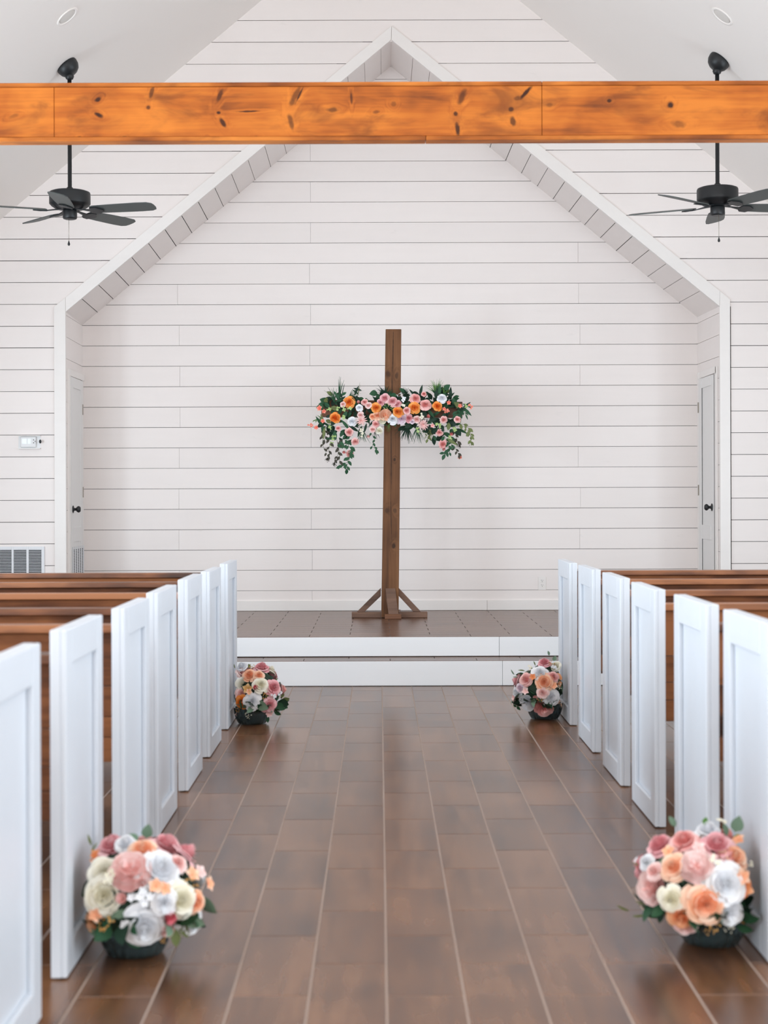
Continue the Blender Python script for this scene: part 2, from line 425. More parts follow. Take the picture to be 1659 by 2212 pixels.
# alcove soffits: boards running back, joints across the slope
def soffit(name, A0, A1, B0, B1, t0, dt, side, label):
    n = (A1 - A0).cross(B0 - A0).normalized()
    if n.z < 0: n = -n            # outward (up)
    e = n * 0.06
    root = prism(name, [A0 + e, A1 + e, B1 + e, B0 + e], n * 0.08, M['gap']); tag(root, label, 'ceiling', kind='structure')
    ts = [0.0]; t = t0
    while t < 0.985: ts.append(t); t += dt
    ts.append(1.0)
    L = (A1 - A0).length
    for a, b in zip(ts[:-1], ts[1:]):
        g = R.uniform(.004, .0065) / L / 2
        a2, b2 = a + (g if a > 0 else 0), b - (g if b < 1 else 0)
        q = [A0.lerp(A1, a2), A0.lerp(A1, b2), B0.lerp(B1, b2), B0.lerp(B1, a2)]
        board(root, q, n * 0.012, name='soffit_board')
    # lining strip behind the trim edge
    return root
soffit('ceiling_alcove_left', KL, AP, BL, BA, .049, .0511, -1, 'white boarded soffit on the left slope of the alcove')
soffit('ceiling_alcove_right', KR, AP, BR, BA, .0585, .0515, 1, 'white boarded soffit on the right slope of the alcove')
# alcove side walls
def side_wall(name, K, B, sgn, label):
    off = Vector((sgn * 0.013, 0, 0))
    A0, B0 = Vector((K.x, D1, 0)), Vector((B.x, D2, 0))
    root = prism(name, [A0 + off, B0 + off, Vector((B.x, D2, B.z)) + off, Vector((K.x, D1, K.z)) + off], (sgn * .08, 0, 0), M['gap'])
    tag(root, label, 'wall', kind='structure')
    for z0, z1 in zip(ZB[:-1], ZB[1:]):
        a, b = max(z0 + .0015, HP), z1 - .0015
        if b <= HP or a >= min(K.z, B.z): continue
        top = z1 > min(K.z, B.z)
        if top: q = [(K.x, D1, a), (B.x, D2, a), (B.x, D2, B.z), (K.x, D1, K.z)]
        else: q = [(K.x, D1, a), (B.x, D2, a), (B.x, D2, b), (K.x, D1, b)]
        board(root, q, (sgn * .012, 0, 0))
        if top: break
    return root
side_wall('wall_left_alcove', KL, BL, -1, 'white shiplap side of the alcove holding the vented door')
side_wall('wall_right_alcove', KR, BR, 1, 'white shiplap side of the alcove holding the plain door')

# doors in the alcove sides
def door(name, K, B, s, vent, label):
    """s: +1 door faces +x (left wall), -1 faces -x"""
    def X(y): return K.x + (B.x - K.x) * (y - D1) / (D2 - D1)
    y0, y1 = 13.20, 13.76; zt = HP + 2.05
    def bx(nm, ya, yb, za, zb_, d0, d1, mat, par, bv=0.001):
        x = X((ya + yb) / 2); return box(nm, (x + s * d0, ya, za), (x + s * d1, yb, zb_), mat, par, bv)
    root = bx(name, y0, y1, HP + .008, zt - .06, .0005, .012, M['door'], None)
    tag(root, label, 'door', kind='structure')
    fr = .10
    for (ya, yb, za, zz) in ((y0, y0 + fr, HP + .008, zt - .06), (y1 - fr, y1, HP + .008, zt - .06)):
        bx('stile', ya, yb, za, zz, .012, .020, M['door'], root)
    for (za, zz) in ((HP + .008, HP + .14), (HP + .62, HP + .74), (zt - .06 - .085, zt - .06)):
        bx('rail', y0 + fr, y1 - fr, za, zz, .012, .020, M['door'], root)
    bx('door_casing', y0 - .075, y0 - .004, HP, zt, .0005, .016, M['trim'], root)
    bx('door_casing', y1 + .004, y1 + .07, HP, zt, .0005, .016, M['trim'], root)
    bx('door_casing', y0 - .075, y1 + .07, zt - .055, zt, .016, .018, M['trim'], root)
    for zz in (1.31 + (1072 - 882) / F * 13.7, 1.31 + (1072 - 1061) / F * 13.7, HP + .25):
        h = bx('hinge', y1 - .012, y1 + .014, zz - .045, zz + .045, .016, .024, M['steel'], root)
    yk = y0 + .065; zk = 1.31 - 26 / F * 13.3; x = X(yk) + s * .02
    ax = Matrix.Rotation(s * math.pi / 2, 4, 'Y')
    kb = lathe('knob', [(.031, 0), (.031, .005), (.013, .009), (.011, .026), (.02, .032), (.027, .042), (.027, .052), (.019, .062), (.004, .065)], M['black'], root, (x, yk, zk), 20, ax)
    if vent:
        za, zz, ya, yb = HP + .13, HP + .56, y0 + .05, y1 - .05
        v = bx('vent_panel', ya, yb, za, zz, .020, .026, M['dark_hole'], root)
        xv = X((ya + yb) / 2) + s * .026; bars = []
        for i in range(6):
            yy = ya + (yb - ya) * i / 5; bars.append(((xv, yy - .016, za - .02), (xv + s * .004, yy + .016, zz + .02)))
        nz = 32
        for i in range(nz + 1):
            q = za + (zz - za) * i / nz; bars.append(((xv, ya - .02, q - .0024), (xv + s * .003, yb + .02, q + .0024)))
        bars = [(tuple(min(p, q) for p, q in zip(a, b)), tuple(max(p, q) for p, q in zip(a, b))) for a, b in bars]
        b_ = multi('vent_bars', bars, M['grille'], v); b_['kind'] = 'stuff'
    return root
door('door_1', KL, BL, 1, True, 'white panelled door with black knob and vent grille, beside the thermostat wall')
door('door_2', KR, BR, -1, False, 'white panelled door with black knob and no vent')

# ------------------------------------------------------------------ nave shell: ceiling, walls, windows
ceiling_l = prism('ceiling_left', [(RX, YB, RZ), (RX, D1 + .02, RZ), (XL - .3, D1 + .02, zceil_l(XL - .3)), (XL - .3, YB, zceil_l(XL - .3))], (-.08, 0, .1), M['ceiling'])
tag(ceiling_l, 'smooth pale sloped ceiling on the left', 'ceiling', kind='structure')
ceiling_r = prism('ceiling_right', [(RX, YB, RZ), (RX, D1 + .02, RZ), (XR + .3, D1 + .02, zceil_r(XR + .3)), (XR + .3, YB, zceil_r(XR + .3))], (.08, 0, .1), M['ceiling'])
tag(ceiling_r, 'smooth pale sloped ceiling on the right', 'ceiling', kind='structure')
def nave_wall(name, x, s, ztop, label):
    segs = []; ys = [YB] + sum([[y - WW / 2, y + WW / 2] for y in WIN_Y], []) + [D1]
    lo, hi = (x, x + s * .15) if s > 0 else (x + s * .15, x)
    for i in range(0, len(ys), 2): segs.append(((lo, ys[i], 0), (hi, ys[i + 1], ztop)))
    for y in WIN_Y:
        segs.append(((lo, y - WW / 2, 0), (hi, y + WW / 2, WZ0))); segs.append(((lo, y - WW / 2, WZ1), (hi, y + WW / 2, ztop)))
    o = multi(name, segs, M['plaster']); return tag(o, label, 'wall', kind='structure')
nave_wall('wall_left', XL, -1, zceil_l(XL) + .05, 'white side wall with windows left of the pews')
nave_wall('wall_right', XR, 1, zceil_r(XR) + .05, 'white side wall with windows right of the pews')
wn = 0
for x, s in ((XL, -1), (XR, 1)):
    for y in WIN_Y:
        wn += 1
        xc = x + s * .08
        pane = box('window_%d' % wn, (xc - .003, y - WW / 2, WZ0), (xc + .003, y + WW / 2, WZ1), M['glass_pane'])
        tag(pane, 'tall nave window with white frame', 'window', kind='structure')
        for q in ((-WW / 2, -WW / 2 + .05, WZ0, WZ1), (WW / 2 - .05, WW / 2, WZ0, WZ1), (-WW / 2, WW / 2, WZ0, WZ0 + .05), (-WW / 2, WW / 2, WZ1 - .05, WZ1), (-WW / 2, WW / 2, 1.48, 1.52)):
            box('window_frame', (xc - .03, y + q[0], q[2]), (xc + .03, y + q[1], q[3]), M['trim'], pane)
rear = prism('wall_rear', [(XL - .2, YB, 0), (XR + .2, YB, 0), (XR + .2, YB, zceil_r(XR + .2)), (RX, YB, RZ + .1), (XL - .2, YB, zceil_l(XL - .2))], (0, -.15, 0), M['plaster'])
tag(rear, 'white entrance wall opposite the cross', 'wall', kind='structure')

# ------------------------------------------------------------------ tie beam
BD = 8.0
def bz(py): return H - (py - VY) / F * BD
beam_o = Vector((0, BD, bz(240)))
def bk(px, py, ru, rv, an=0.0, st=1.0):
    p = P(px, py, BD); q = BD / F
    return (p.x - beam_o.x, p.z - beam_o.z, ru * q, rv * q, an, st)
bknots = [bk(212, 214, 9, 6, .6), bk(213, 248, 11, 6, -.5), bk(320, 232, 5, 5, 0, .8), bk(327, 200, 5, 17, -.3, .75), bk(474, 207, 6, 20, -.45, .8),
          bk(472, 243, 5, 4), bk(481, 264, 6, 15, .5, .95), bk(537, 240, 30, 2.2, .03, .95), bk(638, 205, 8, 30, -.45, .7), bk(648, 202, 2.5, 26, -.45, .95), bk(628, 262, 7, 20, .25, .7),
          bk(717, 237, 15, 6, 0, .7), bk(759, 211, 3, 17, .05, .75), bk(812, 242, 9, 5, .2, .55), bk(850, 225, 7, 7, 0, .5), bk(984, 245, 6, 6, 0, .9),
          bk(998, 208, 8, 20, -.45, .75), bk(988, 278, 6, 18, .1, .95), bk(1104, 236, 6, 6, 0, .85), bk(1108, 262, 7, 12, .35, .8), bk(1136, 200, 5, 22, -.75, 1.0),
          bk(1117, 212, 9, 6, .3, .6), bk(1316, 217, 6, 5, 0, .95), bk(1448, 226, 8, 8, 0, 1.0), bk(1466, 268, 17, 10, 0, .5), bk(1187, 226, 9, 6, .2, .5),
          bk(171, 297, 6, 4, 0, .9), bk(268, 298, 7, 5, 0, .9), bk(447, 297, 3, 3, 0, .9), bk(553, 299, 8, 6, 0, .9), bk(30, 250, 14, 5, .3, .35)]
M['beam'] = wood('stained_pine', srgb(212, 122, 44), srgb(182, 96, 32), srgb(118, 60, 26), axis=0, rough=0.5, spec=.25, knots=bknots, kax=(0, 2), blotch=0.9, vary=0.18, randomize=False, knotcol=srgb(62, 30, 16), stain=.75)
M['beam_edge'] = wood('stained_pine_edge', srgb(214, 128, 52), srgb(170, 92, 34), srgb(110, 56, 24), axis=0, rough=0.5, spec=.25, blotch=0.8, vary=0.2, stain=.6)
beam = empty('ceiling_beam', beam_o, 'orange stained knotty pine beam spanning the room under the ceiling', 'beam', kind='thing')
bdep = 0.092
zt_, zb_ = bz(176.5), bz(302.5)
def beam_x(z): return (z - 6.156) / 0.8345 - .02, (6.3026 - z) / 0.8176 + .02
joints = [P(116.5, 240, BD).x, P(1171, 240, BD).x]
zi, zo = bz(185.5), bz(293.5)
xs = [beam_x(zi)[0] + .05] + joints + [beam_x(zi)[1] - .05]
for a, b in zip(xs[:-1], xs[1:]):
    box('face_board', (a + .0012, BD + .005, zo + .001), (b - .0012, BD + .024, zi - .001), M['beam'], beam, .0015, origin=beam_o)
xa, xb = beam_x(zt_)
for (x0, x1) in ((xa + .05, joints[1] - .0008), (joints[1] + .0008, xb - .05)):
    box('top_board', (x0, BD, zi), (x1, BD + bdep, zt_), M['beam_edge'], beam, .0025)
xa, xb = beam_x(zo)
jb = P(920, 300, BD).x
for (x0, x1) in ((xa + .05, jb - .0008), (jb + .0008, xb - .05)):
    box('bottom_board', (x0, BD, zb_), (x1, BD + bdep, zo), M['beam_edge'], beam, .0025)
box('back_board', (xs[0], BD + bdep - .024, zo + .001), (xs[-1], BD + bdep - .005, zi - .001), M['beam_edge'], beam, .0015)

# ------------------------------------------------------------------ ceiling fans
def fan(cx, cy, zb0, phi, slope, canopy_px, label):
    root = empty('ceiling_fan', (cx, cy, zb0), label, 'ceiling fan', 'ceiling fans')
    o = Vector((cx, cy, zb0))
    # housing: zb0 = blade plane
    lathe('motor_housing', [(.06, .005), (.10, .012), (.128, .03), (.142, .045), (.143, .05), (.143, .118), (.139, .128), (.12, .135), (.03, .14)], M['black'], root, o, 40)
    lathe('switch_housing', [(.035, -.062), (.046, -.058), (.05, -.05), (.05, -.005), (.044, .006)], M['black'], root, o, 28)
    zc = (6.156 + .8345 * cx) if slope > 0 else (6.3026 - .8176 * cx)
    lathe('downrod', [(.022, .138), (.022, .16), (.0145, .165), (.0145, zc - zb0 - .04)], M['black'], root, o, 16)
    n = Vector((.8345, 0, -1)).normalized() if slope > 0 else Vector((-.8176, 0, -1)).normalized()
    ax = n.to_track_quat('Z', 'Y').to_matrix().to_4x4()
    cpos = Vector((cx - n.x * .0 , cy, zc)) - n * 0.002
    cpos = Vector((cx - n.x * .035, cy, 0)); cpos.z = (6.156 + .8345 * cpos.x) if slope > 0 else (6.3026 - .8176 * cpos.x)
    can = lathe('canopy', [(.078, .001), (.080, .012), (.074, .04), (.058, .064), (.036, .078), (.01, .083)], M['black'], root, cpos, 32, ax)
    lathe('ball_joint', [(.012, -.03), (.025, -.022), (.032, -.004), (.028, .014), (.014, .026)], M['black'], can, (cx, cy, zc - .095), 20)
    for k in range(5):
        th = math.radians(phi + 72 * k)
        rot = Matrix.Rotation(th, 4, 'Z') @ Matrix.Rotation(math.radians(-13), 4, 'X')
        # blade outline in local coordinates, x outward
        top = [(.165, .045), (.19, .058), (.34, .066), (.52, .070), (.60, .066), (.632, .048), (.640, .02)]
        out = top + [(x, -y) for x, y in reversed(top)]
        h = .003
        bo = Vector((cx, cy, zb0 + .0))
        pts = [bo + rot @ Vector((x, y, h)) for x, y in out]; th_ = (rot.to_3x3() @ Vector((0, 0, -2 * h)))
        bl_ = prism('blade', pts, th_, M['blade'], root)
        rz = Matrix.Rotation(th, 4, 'Z')
        arm = [(.045, .018, .010), (.10, .012, .004), (.15, .015, -.004), (.17, .045, -.006), (.215, .05, -.008), (.255, .012, -.008)]
        vs, fs = [], []
        for x, hw, z in arm:
            q = rot if x > .14 else rz
            for yy, zz in ((hw, 0), (-hw, 0), (-hw, -.007), (hw, -.007)): vs.append(bo + q @ Vector((x, yy, z + zz + .001)))
        for i in range(len(arm) - 1):
            for j in range(4): fs.append((i * 4 + j, i * 4 + (j + 1) % 4, i * 4 + 4 + (j + 1) % 4, i * 4 + 4 + j))
        fs += [(0, 1, 2, 3), tuple(len(vs) - 4 + i for i in (3, 2, 1, 0))]
        mk('blade_bracket', vs, fs, M['black'], bl_)
    ch = tube('pull_chain', [o + Vector((0, -.04, -.06)), o + Vector((0, -.042, -.225))], .0016, M['steel'], root, 6)
    lathe('chain_pendant', [(.001, .026), (.004, .016), (.009, 0), (.008, -.008), (.001, -.013)], M['black'], ch, o + Vector((0, -.042, -.24)), 12)
    return root
pl = P(151, 455, 11.2); fan(pl.x, 11.2, pl.z, -15, 1, None, 'black five-blade ceiling fan in front of the left slope, one blade toward the viewer')
pr = P(1550, 447, 11.16); fan(pr.x, 11.16, pr.z, 8, -1, None, 'black five-blade ceiling fan under the right slope, its blades cut by the photo edge')

# recessed ceiling lights
for (px, py, D, s, lab) in ((145, 36, 10.48, 1, 'round white recessed light in the left ceiling above the fan'), (1560, 35, 10.5, -1, 'round white recessed light in the right ceiling above the fan')):
    p = P(px, py, D)
    p.z = zceil_l(p.x) if s > 0 else zceil_r(p.x)
    n = Vector((.8345, 0, -1)).normalized() if s > 0 else Vector((-.8176, 0, -1)).normalized()
    ax = n.to_track_quat('Z', 'Y').to_matrix().to_4x4()
    root = empty('recessed_light', p, lab, 'ceiling light', 'recessed ceiling lights')
    lathe('trim_ring', [(.085, 0), (.084, .005), (.072, .006), (.066, .002), (.066, .0005)], M['ceiling'], root, p, 40, ax)
    lathe('lens', [(.064, .0008), (.060, .0025), (.02, .003)], M['lens'], root, p, 32, ax)

# ------------------------------------------------------------------ pews
def pew(D, xin, s, zt, label, length=2.42):
    """s=-1: pew on the left (xin = aisle face x), +1: right"""
    root = empty('church_pew', (xin, D, 0), label, 'pew', 'pews along the aisle')
    dp, th = 0.575, 0.044
    def endp(xf, name):
        # xf: outer face (toward aisle for the inner end); body runs outward by th in direction s
        rec = .016
        x0, x1 = xf + s * rec, xf + s * th
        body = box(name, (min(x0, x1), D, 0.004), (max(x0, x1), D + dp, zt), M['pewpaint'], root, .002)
        xa_, xb_ = min(xf, x0), max(xf, x0)
        sw, rt, rb = .092, .098, .095
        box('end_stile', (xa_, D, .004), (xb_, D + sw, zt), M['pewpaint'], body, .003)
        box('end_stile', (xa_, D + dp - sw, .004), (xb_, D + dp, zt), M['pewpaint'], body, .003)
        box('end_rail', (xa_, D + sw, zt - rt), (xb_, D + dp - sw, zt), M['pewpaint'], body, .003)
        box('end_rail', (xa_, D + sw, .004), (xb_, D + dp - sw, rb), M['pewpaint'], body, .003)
    endp(xin, 'pew_end')
    xo = xin + s * (th + length)
    x0, x1 = xin + s * th, xo
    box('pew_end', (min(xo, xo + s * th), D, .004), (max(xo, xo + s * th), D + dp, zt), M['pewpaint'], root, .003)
    a, b = min(x0, x1), max(x0, x1)
    # reclined back of planks: y grows toward the seat as z falls
    zlo, zhi, ylo, yhi = .40, .853, D + .150, D + .055
    cuts = [.40, .487, .56, .668, .853]
    for c0, c1 in zip(cuts[:-1], cuts[1:]):
        q = lambda z: ylo + (yhi - ylo) * (z - zlo) / (zhi - zlo)
        c0b = c0 + .0015; c1b = c1 - .0015
        prism('back_plank', [(a, q(c0b), c0b), (b, q(c0b), c0b), (b, q(c1b), c1b), (a, q(c1b), c1b)], (0, .02, .004), M['pewwood'], root, .0015)
    box('cap_rail', (a, D + .022, .854), (b, D + .105, .881), M['pewwood'], root, .004, seg=2)
    for k in range(3):
        ya = D + .16 + k * .126
        box('seat_plank', (a, ya, .425), (b, ya + .123, .448), M['pewwood'], root, .003)
    box('seat_apron', (a, D + .50, .35), (b, D + .52, .424), M['pewwood'], root, .002)
    return root
ordl = ['seventh', 'sixth', 'fifth', 'fourth', 'third', 'second', 'first']
left = [(3.44, .945), (4.342, .949), (5.34, .938), (6.14, .942), (7.10, .942), (8.02, .934), (8.98, .9335)]
for (D, zt), od in zip(left, ordl):
    pew(D, -.851, -1, zt, 'brown wooden pew with white panelled end, %s from the stage on the left side' % od)
right = [(4.46, .951), (5.302, .947), (6.296, .939), (7.188, .938), (8.133, .934), (9.10, .927)]
for (D, zt), od in zip(right, ordl[1:]):
    pew(D, 1.081, 1, zt, 'brown wooden pew with white panelled end, %s from the stage on the right side' % od)

# ------------------------------------------------------------------ wooden cross on the stage
CD = 13.10
co = P(842, 1333, CD); co.z = HP
cknots = []
def ck(px, py, ru, rv, an=0.0, st=1.0):
    p = P(px, py, CD - .07); q = CD / F
    return (p.x - co.x, p.z - co.z, ru * q, rv * q, an, st)
cknots = [ck(838, 808, 6, 8, 0, .55), ck(857, 811, 5, 8, 0, .65), ck(837, 1103, 6, 7, 0, .5), ck(853, 1103, 5, 7, 0, .55), ck(850, 1179, 5, 7, 0, .8), ck(852, 993, 3, 4, 0, .8),
          ck(849, 760, 1.0, 55, -.02, .95), ck(847, 840, 1.1, 45, 0, .8), ck(845, 980, 1.1, 80, 0, .9), ck(845, 1120, .9, 60, .02, .8), ck(838, 1230, .8, 60, 0, .5)]
M['cross'] = wood('cross_wood', srgb(128, 88, 58), srgb(104, 69, 44), srgb(74, 47, 31), axis=2, rough=0.6, spec=.25, knots=cknots, kax=(0, 2), blotch=0.5, vary=0.0, randomize=False, knotcol=srgb(48, 32, 24), bump=.3)
M['crossbar'] = wood('crossbar_wood', srgb(128, 84, 56), srgb(104, 66, 44), srgb(76, 48, 34), axis=0, rough=0.6, bump=.3)
cross = empty('wooden_cross', co, 'tall brown timber cross on a braced foot, standing on the stage', 'cross')
def px_at(px, py, D): return P(px, py, D)
fr = CD - .07
tl, tr = P(833, 711, fr), P(867, 711, fr); bl2, br2 = P(823.5, 1332, fr), P(861, 1332, fr)
bl2.z = br2.z = HP + .004
depth = .138
prism('post', [bl2, br2, tr, tl], (0, depth, 0), M['cross'], cross, .003, origin=co)
cl0, cl1, cr0, cr1 = P(694, 863, CD - .06), P(694, 900, CD - .06), P(999, 868, CD - .06), P(999, 902, CD - .06)
def lerp_y(a, b, x): return a.lerp(b, (x - a.x) / (b.x - a.x))
pxl, pxr = P(829.5, 880, CD - .06).x, P(866, 880, CD - .06).x
for a0, a1, b0, b1 in ((cl0, cl1, lerp_y(cl0, cr0, pxl - .001), lerp_y(cl1, cr1, pxl - .001)), (lerp_y(cl0, cr0, pxr + .001), lerp_y(cl1, cr1, pxr + .001), cr0, cr1)):
    prism('crossbar', [a1, b1, b0, a0], (0, depth - .02, 0), M['crossbar'], cross, .003)
# foot: side beams, front and back beams, braces
cxm = (bl2.x + br2.x) / 2
fl, frr = P(760, 1330, CD).x, P(923, 1330, CD).x
bw = .085
box('foot_beam', (fl, CD - bw / 2, HP + .0005), (bl2.x - .001, CD + bw / 2, HP + .046), M['braces'], cross, .003)
box('foot_beam', (br2.x + .001, CD - bw / 2, HP + .0005), (frr, CD + bw / 2, HP + .046), M['braces'], cross, .003)
fx0, fx1 = P(831, 1332, 12.94).x, P(867, 1332, 12.94).x
box('foot_beam', (fx0, 12.92, HP + .0005), (fx1, fr - .001, HP + .038), M['crossbar'], cross, .003)
box('foot_beam', (fx0, fr + depth + .001, HP + .0005), (fx1, fr + depth + .30, HP + .038), M['crossbar'], cross, .003)
zt1, zt2 = P(830, 1270, CD).z, P(830, 1287, CD).z
for sx, xe in ((-1, bl2.x), (1, br2.x)):
    e = .002 * sx
    xo0 = P(771, 1320, CD).x if sx < 0 else P(909, 1320, CD).x; xo1 = P(787, 1320, CD).x if sx < 0 else P(893, 1320, CD).x
    prism('brace', [(xe + e, CD - .03, zt1), (xe + e, CD - .03, zt2), (xo1, CD - .03, HP + .047), (xo0, CD - .03, HP + .047)], (0, .06, 0), M['braces'], cross, .002)
bx0, bx1 = P(836, 1300, fr).x, P(857, 1300, fr).x
for (ya, yb, s) in ((fr - .001, 12.945, -1), (fr + depth + .001, fr + depth + .2, 1)):
    x0, x1 = (bx0, bx1); sl = .012
    zt3 = P(845, 1271, fr).z
    vsf = [Vector((x0 - sl, ya, zt3)), Vector((x1 - sl, ya, zt3)), Vector((x1 + sl, yb, HP + .039)), Vector((x0 + sl, yb, HP + .039))]
    vsb = [Vector((x0 - sl, ya, zt3 - .075)), Vector((x1 - sl, ya, zt3 - .075)), Vector((x1 + sl, yb - s * .045, HP + .039)), Vector((x0 + sl, yb - s * .045, HP + .039))]
    mk('brace', vsf + vsb, CUBEF, M['braces'], cross)

# ------------------------------------------------------------------ flowers
def petal_mat(name, col, col2, rough=0.6, tone=True):
    t = NT(name); tc, v, oi = coords(t)
    n = t.noise(scaled(t, v, (6, 6, 6)), 1.0, 2)
    f = t.math('ADD', t.math('MULTIPLY', n, .3), t.math('MULTIPLY', oi, .35))
    if tone:
        at = t.n('ShaderNodeAttribute'); at.attribute_name = 'tone'
        sep = t.n('ShaderNodeSeparateColor'); t.l(at.outputs['Color'], sep.inputs[0])
        # petals: deep pigment at the base, paler rim; green: blotch per petal
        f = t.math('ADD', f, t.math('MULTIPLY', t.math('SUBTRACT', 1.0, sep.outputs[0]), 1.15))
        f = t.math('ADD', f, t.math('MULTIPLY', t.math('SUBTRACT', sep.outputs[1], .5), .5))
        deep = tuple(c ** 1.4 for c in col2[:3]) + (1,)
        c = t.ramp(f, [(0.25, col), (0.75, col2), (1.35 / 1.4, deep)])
    else: c = t.mixc(f, col, col2)
    t.set(Specular_IOR_Level=.2)
    return t.set(Base_Color=c, Roughness=rough)
PC = {
 'dusty': (srgb(249, 206, 207), srgb(241, 184, 189)), 'pink': (srgb(252, 208, 202), srgb(246, 188, 184)), 'blush': (srgb(255, 232, 228), srgb(252, 216, 212)),
 'peach': (srgb(255, 222, 198), srgb(254, 200, 168)), 'orange': (srgb(254, 180, 100), srgb(248, 156, 78)), 'apricot': (srgb(252, 196, 156), srgb(246, 174, 128)),
 'white': (srgb(252, 252, 253), srgb(244, 245, 248)), 'cream': (srgb(253, 251, 238), srgb(248, 244, 228)), 'coral': (srgb(248, 180, 160), srgb(242, 154, 136)),
 'hot': (srgb(246, 158, 168), srgb(238, 136, 150)), 'lilac': (srgb(248, 236, 242), srgb(240, 222, 232)), 'green': (srgb(218, 232, 184), srgb(190, 212, 148)), 'tan': (srgb(238, 204, 152), srgb(222, 182, 124)),
}
PM = {k: petal_mat('petal_' + k, *v) for k, v in PC.items()}
def leaf_mat(name, a, b): return petal_mat(name, a, b, .5, False)
LM = {'green': leaf_mat('leaf_green', srgb(52, 92, 62), srgb(34, 72, 52)), 'dark': leaf_mat('leaf_dark', srgb(34, 60, 44), srgb(26, 46, 38)), 'purple': leaf_mat('leaf_purple', srgb(76, 72, 62), srgb(58, 56, 50)),
      'olive': leaf_mat('leaf_olive', srgb(118, 128, 80), srgb(96, 108, 66)), 'sage': leaf_mat('leaf_sage', srgb(124, 148, 124), srgb(96, 126, 106)), 'bright': leaf_mat('leaf_bright', srgb(104, 146, 76), srgb(76, 122, 62)), 'stem': plain('stem_green', srgb(84, 98, 60), .7),
      'moss': leaf_mat('foliage_core', srgb(40, 62, 46), srgb(28, 46, 36))}

def patch_mesh(name, patches, smooth=True):
    vs, fs, tone = [], [], []; rr = random.Random(len(patches))
    for k, grid in enumerate(patches):
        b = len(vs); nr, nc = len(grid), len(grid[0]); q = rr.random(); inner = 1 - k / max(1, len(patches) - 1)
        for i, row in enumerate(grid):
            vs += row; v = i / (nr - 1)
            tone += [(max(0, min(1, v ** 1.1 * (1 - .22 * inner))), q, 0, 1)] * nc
        for i in range(nr - 1):
            for j in range(nc - 1): fs.append((b + i * nc + j, b + i * nc + j + 1, b + (i + 1) * nc + j + 1, b + (i + 1) * nc + j))
    me = bpy.data.meshes.new(name); me.from_pydata(vs, [], fs)
    ca = me.color_attributes.new('tone', 'FLOAT_COLOR', 'POINT'); ca.data.foreach_set('color', [c for t_ in tone for c in t_])
    me.polygons.foreach_set('use_smooth', [smooth] * len(fs)); me.materials.append(None); return me
def cup_petal(phi, hw, rb, rt, z0, h, curl, rnd, nu=5, nv=6, ruff=0.0, p=1.0):
    """bowl-shaped petal: swells outward from the base, then climbs; the rim rolls out by curl"""
    g = []
    for i in range(nv):
        v = i / (nv - 1); row = []
        for j in range(nu):
            u = -1 + 2 * j / (nu - 1)
            wv = math.sin(math.pi * (0.2 + .56 * v)) ** .5
            a = phi + u * hw * wv
            q = math.sin(min(1, v * 1.15) * math.pi / 2) ** p
            r = rb + (rt - rb) * q
            z = z0 + h * (1 - math.cos(v * math.pi / 2)) ** .9 * (1 - .12 * u * u * v)
            e = max(0, v - .62) / .38
            r += curl * e ** 1.4 * (1 - .25 * u * u); z -= curl * .9 * e ** 2.2
            if ruff: z += ruff * math.sin(u * 5 + phi * 3) * v; r += ruff * .6 * math.sin(u * 4 + phi * 5) * v
            row.append((r * math.cos(a), r * math.sin(a), z))
        g.append(row)
    return g
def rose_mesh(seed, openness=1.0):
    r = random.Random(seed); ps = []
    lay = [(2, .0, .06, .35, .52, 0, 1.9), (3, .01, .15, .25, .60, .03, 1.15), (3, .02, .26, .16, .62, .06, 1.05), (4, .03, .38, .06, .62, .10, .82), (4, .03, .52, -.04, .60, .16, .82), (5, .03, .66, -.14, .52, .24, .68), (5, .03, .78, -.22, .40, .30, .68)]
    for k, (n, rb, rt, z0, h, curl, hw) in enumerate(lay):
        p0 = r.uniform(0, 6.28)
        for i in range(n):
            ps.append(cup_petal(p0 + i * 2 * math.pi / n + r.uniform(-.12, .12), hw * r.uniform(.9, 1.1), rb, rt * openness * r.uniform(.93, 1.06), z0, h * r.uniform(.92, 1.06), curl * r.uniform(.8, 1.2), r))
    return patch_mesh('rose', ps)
def peony_mesh(seed):
    r = random.Random(seed); ps = []
    for k in range(8):
        n = 4 + k // 2; q = k / 7
        for i in range(n):
            ps.append(cup_petal(r.uniform(0, 6.28), .75, .02, .12 + .76 * q, .25 - .5 * q, .66 - .1 * q, .1, r, ruff=.05))
    return patch_mesh('peony', ps)
def bud_mesh(seed):
    r = random.Random(seed); ps = []
    for n, rb, rt, z0, h, hw in ((3, .05, .22, -.2, .9, 1.5), (3, .15, .45, -.3, .95, 1.3), (4, .2, .62, -.35, .85, 1.1)):
        p0 = r.uniform(0, 6.28)
        for i in range(n): ps.append(cup_petal(p0 + i * 6.283 / n, hw, rb, rt, z0, h, .05, r))
    return patch_mesh('bud', ps)
def narrow(phi, L, wd, el0, el1, base=(0, 0, 0), n=4):
    """narrow petal/blade strip from base outward, elevation el0->el1"""
    g = []; x, z = 0.0, 0.0; px, py, pz = base; c, s = math.cos(phi), math.sin(phi); st = L / (n - 1)
    for i in range(n):
        v = i / (n - 1); ww = wd * (math.sin(math.pi * min(1, .25 + .7 * v)) ** .8) * (1 if i < n - 1 else .25)
        g.append([(px + c * x + s * ww * q, py + s * x - c * ww * q, pz + z + (abs(q) * ww * .35)) for q in (-1, 0, 1)])
        el = el0 + (el1 - el0) * v; x += math.cos(el) * st; z += math.sin(el) * st
    return g
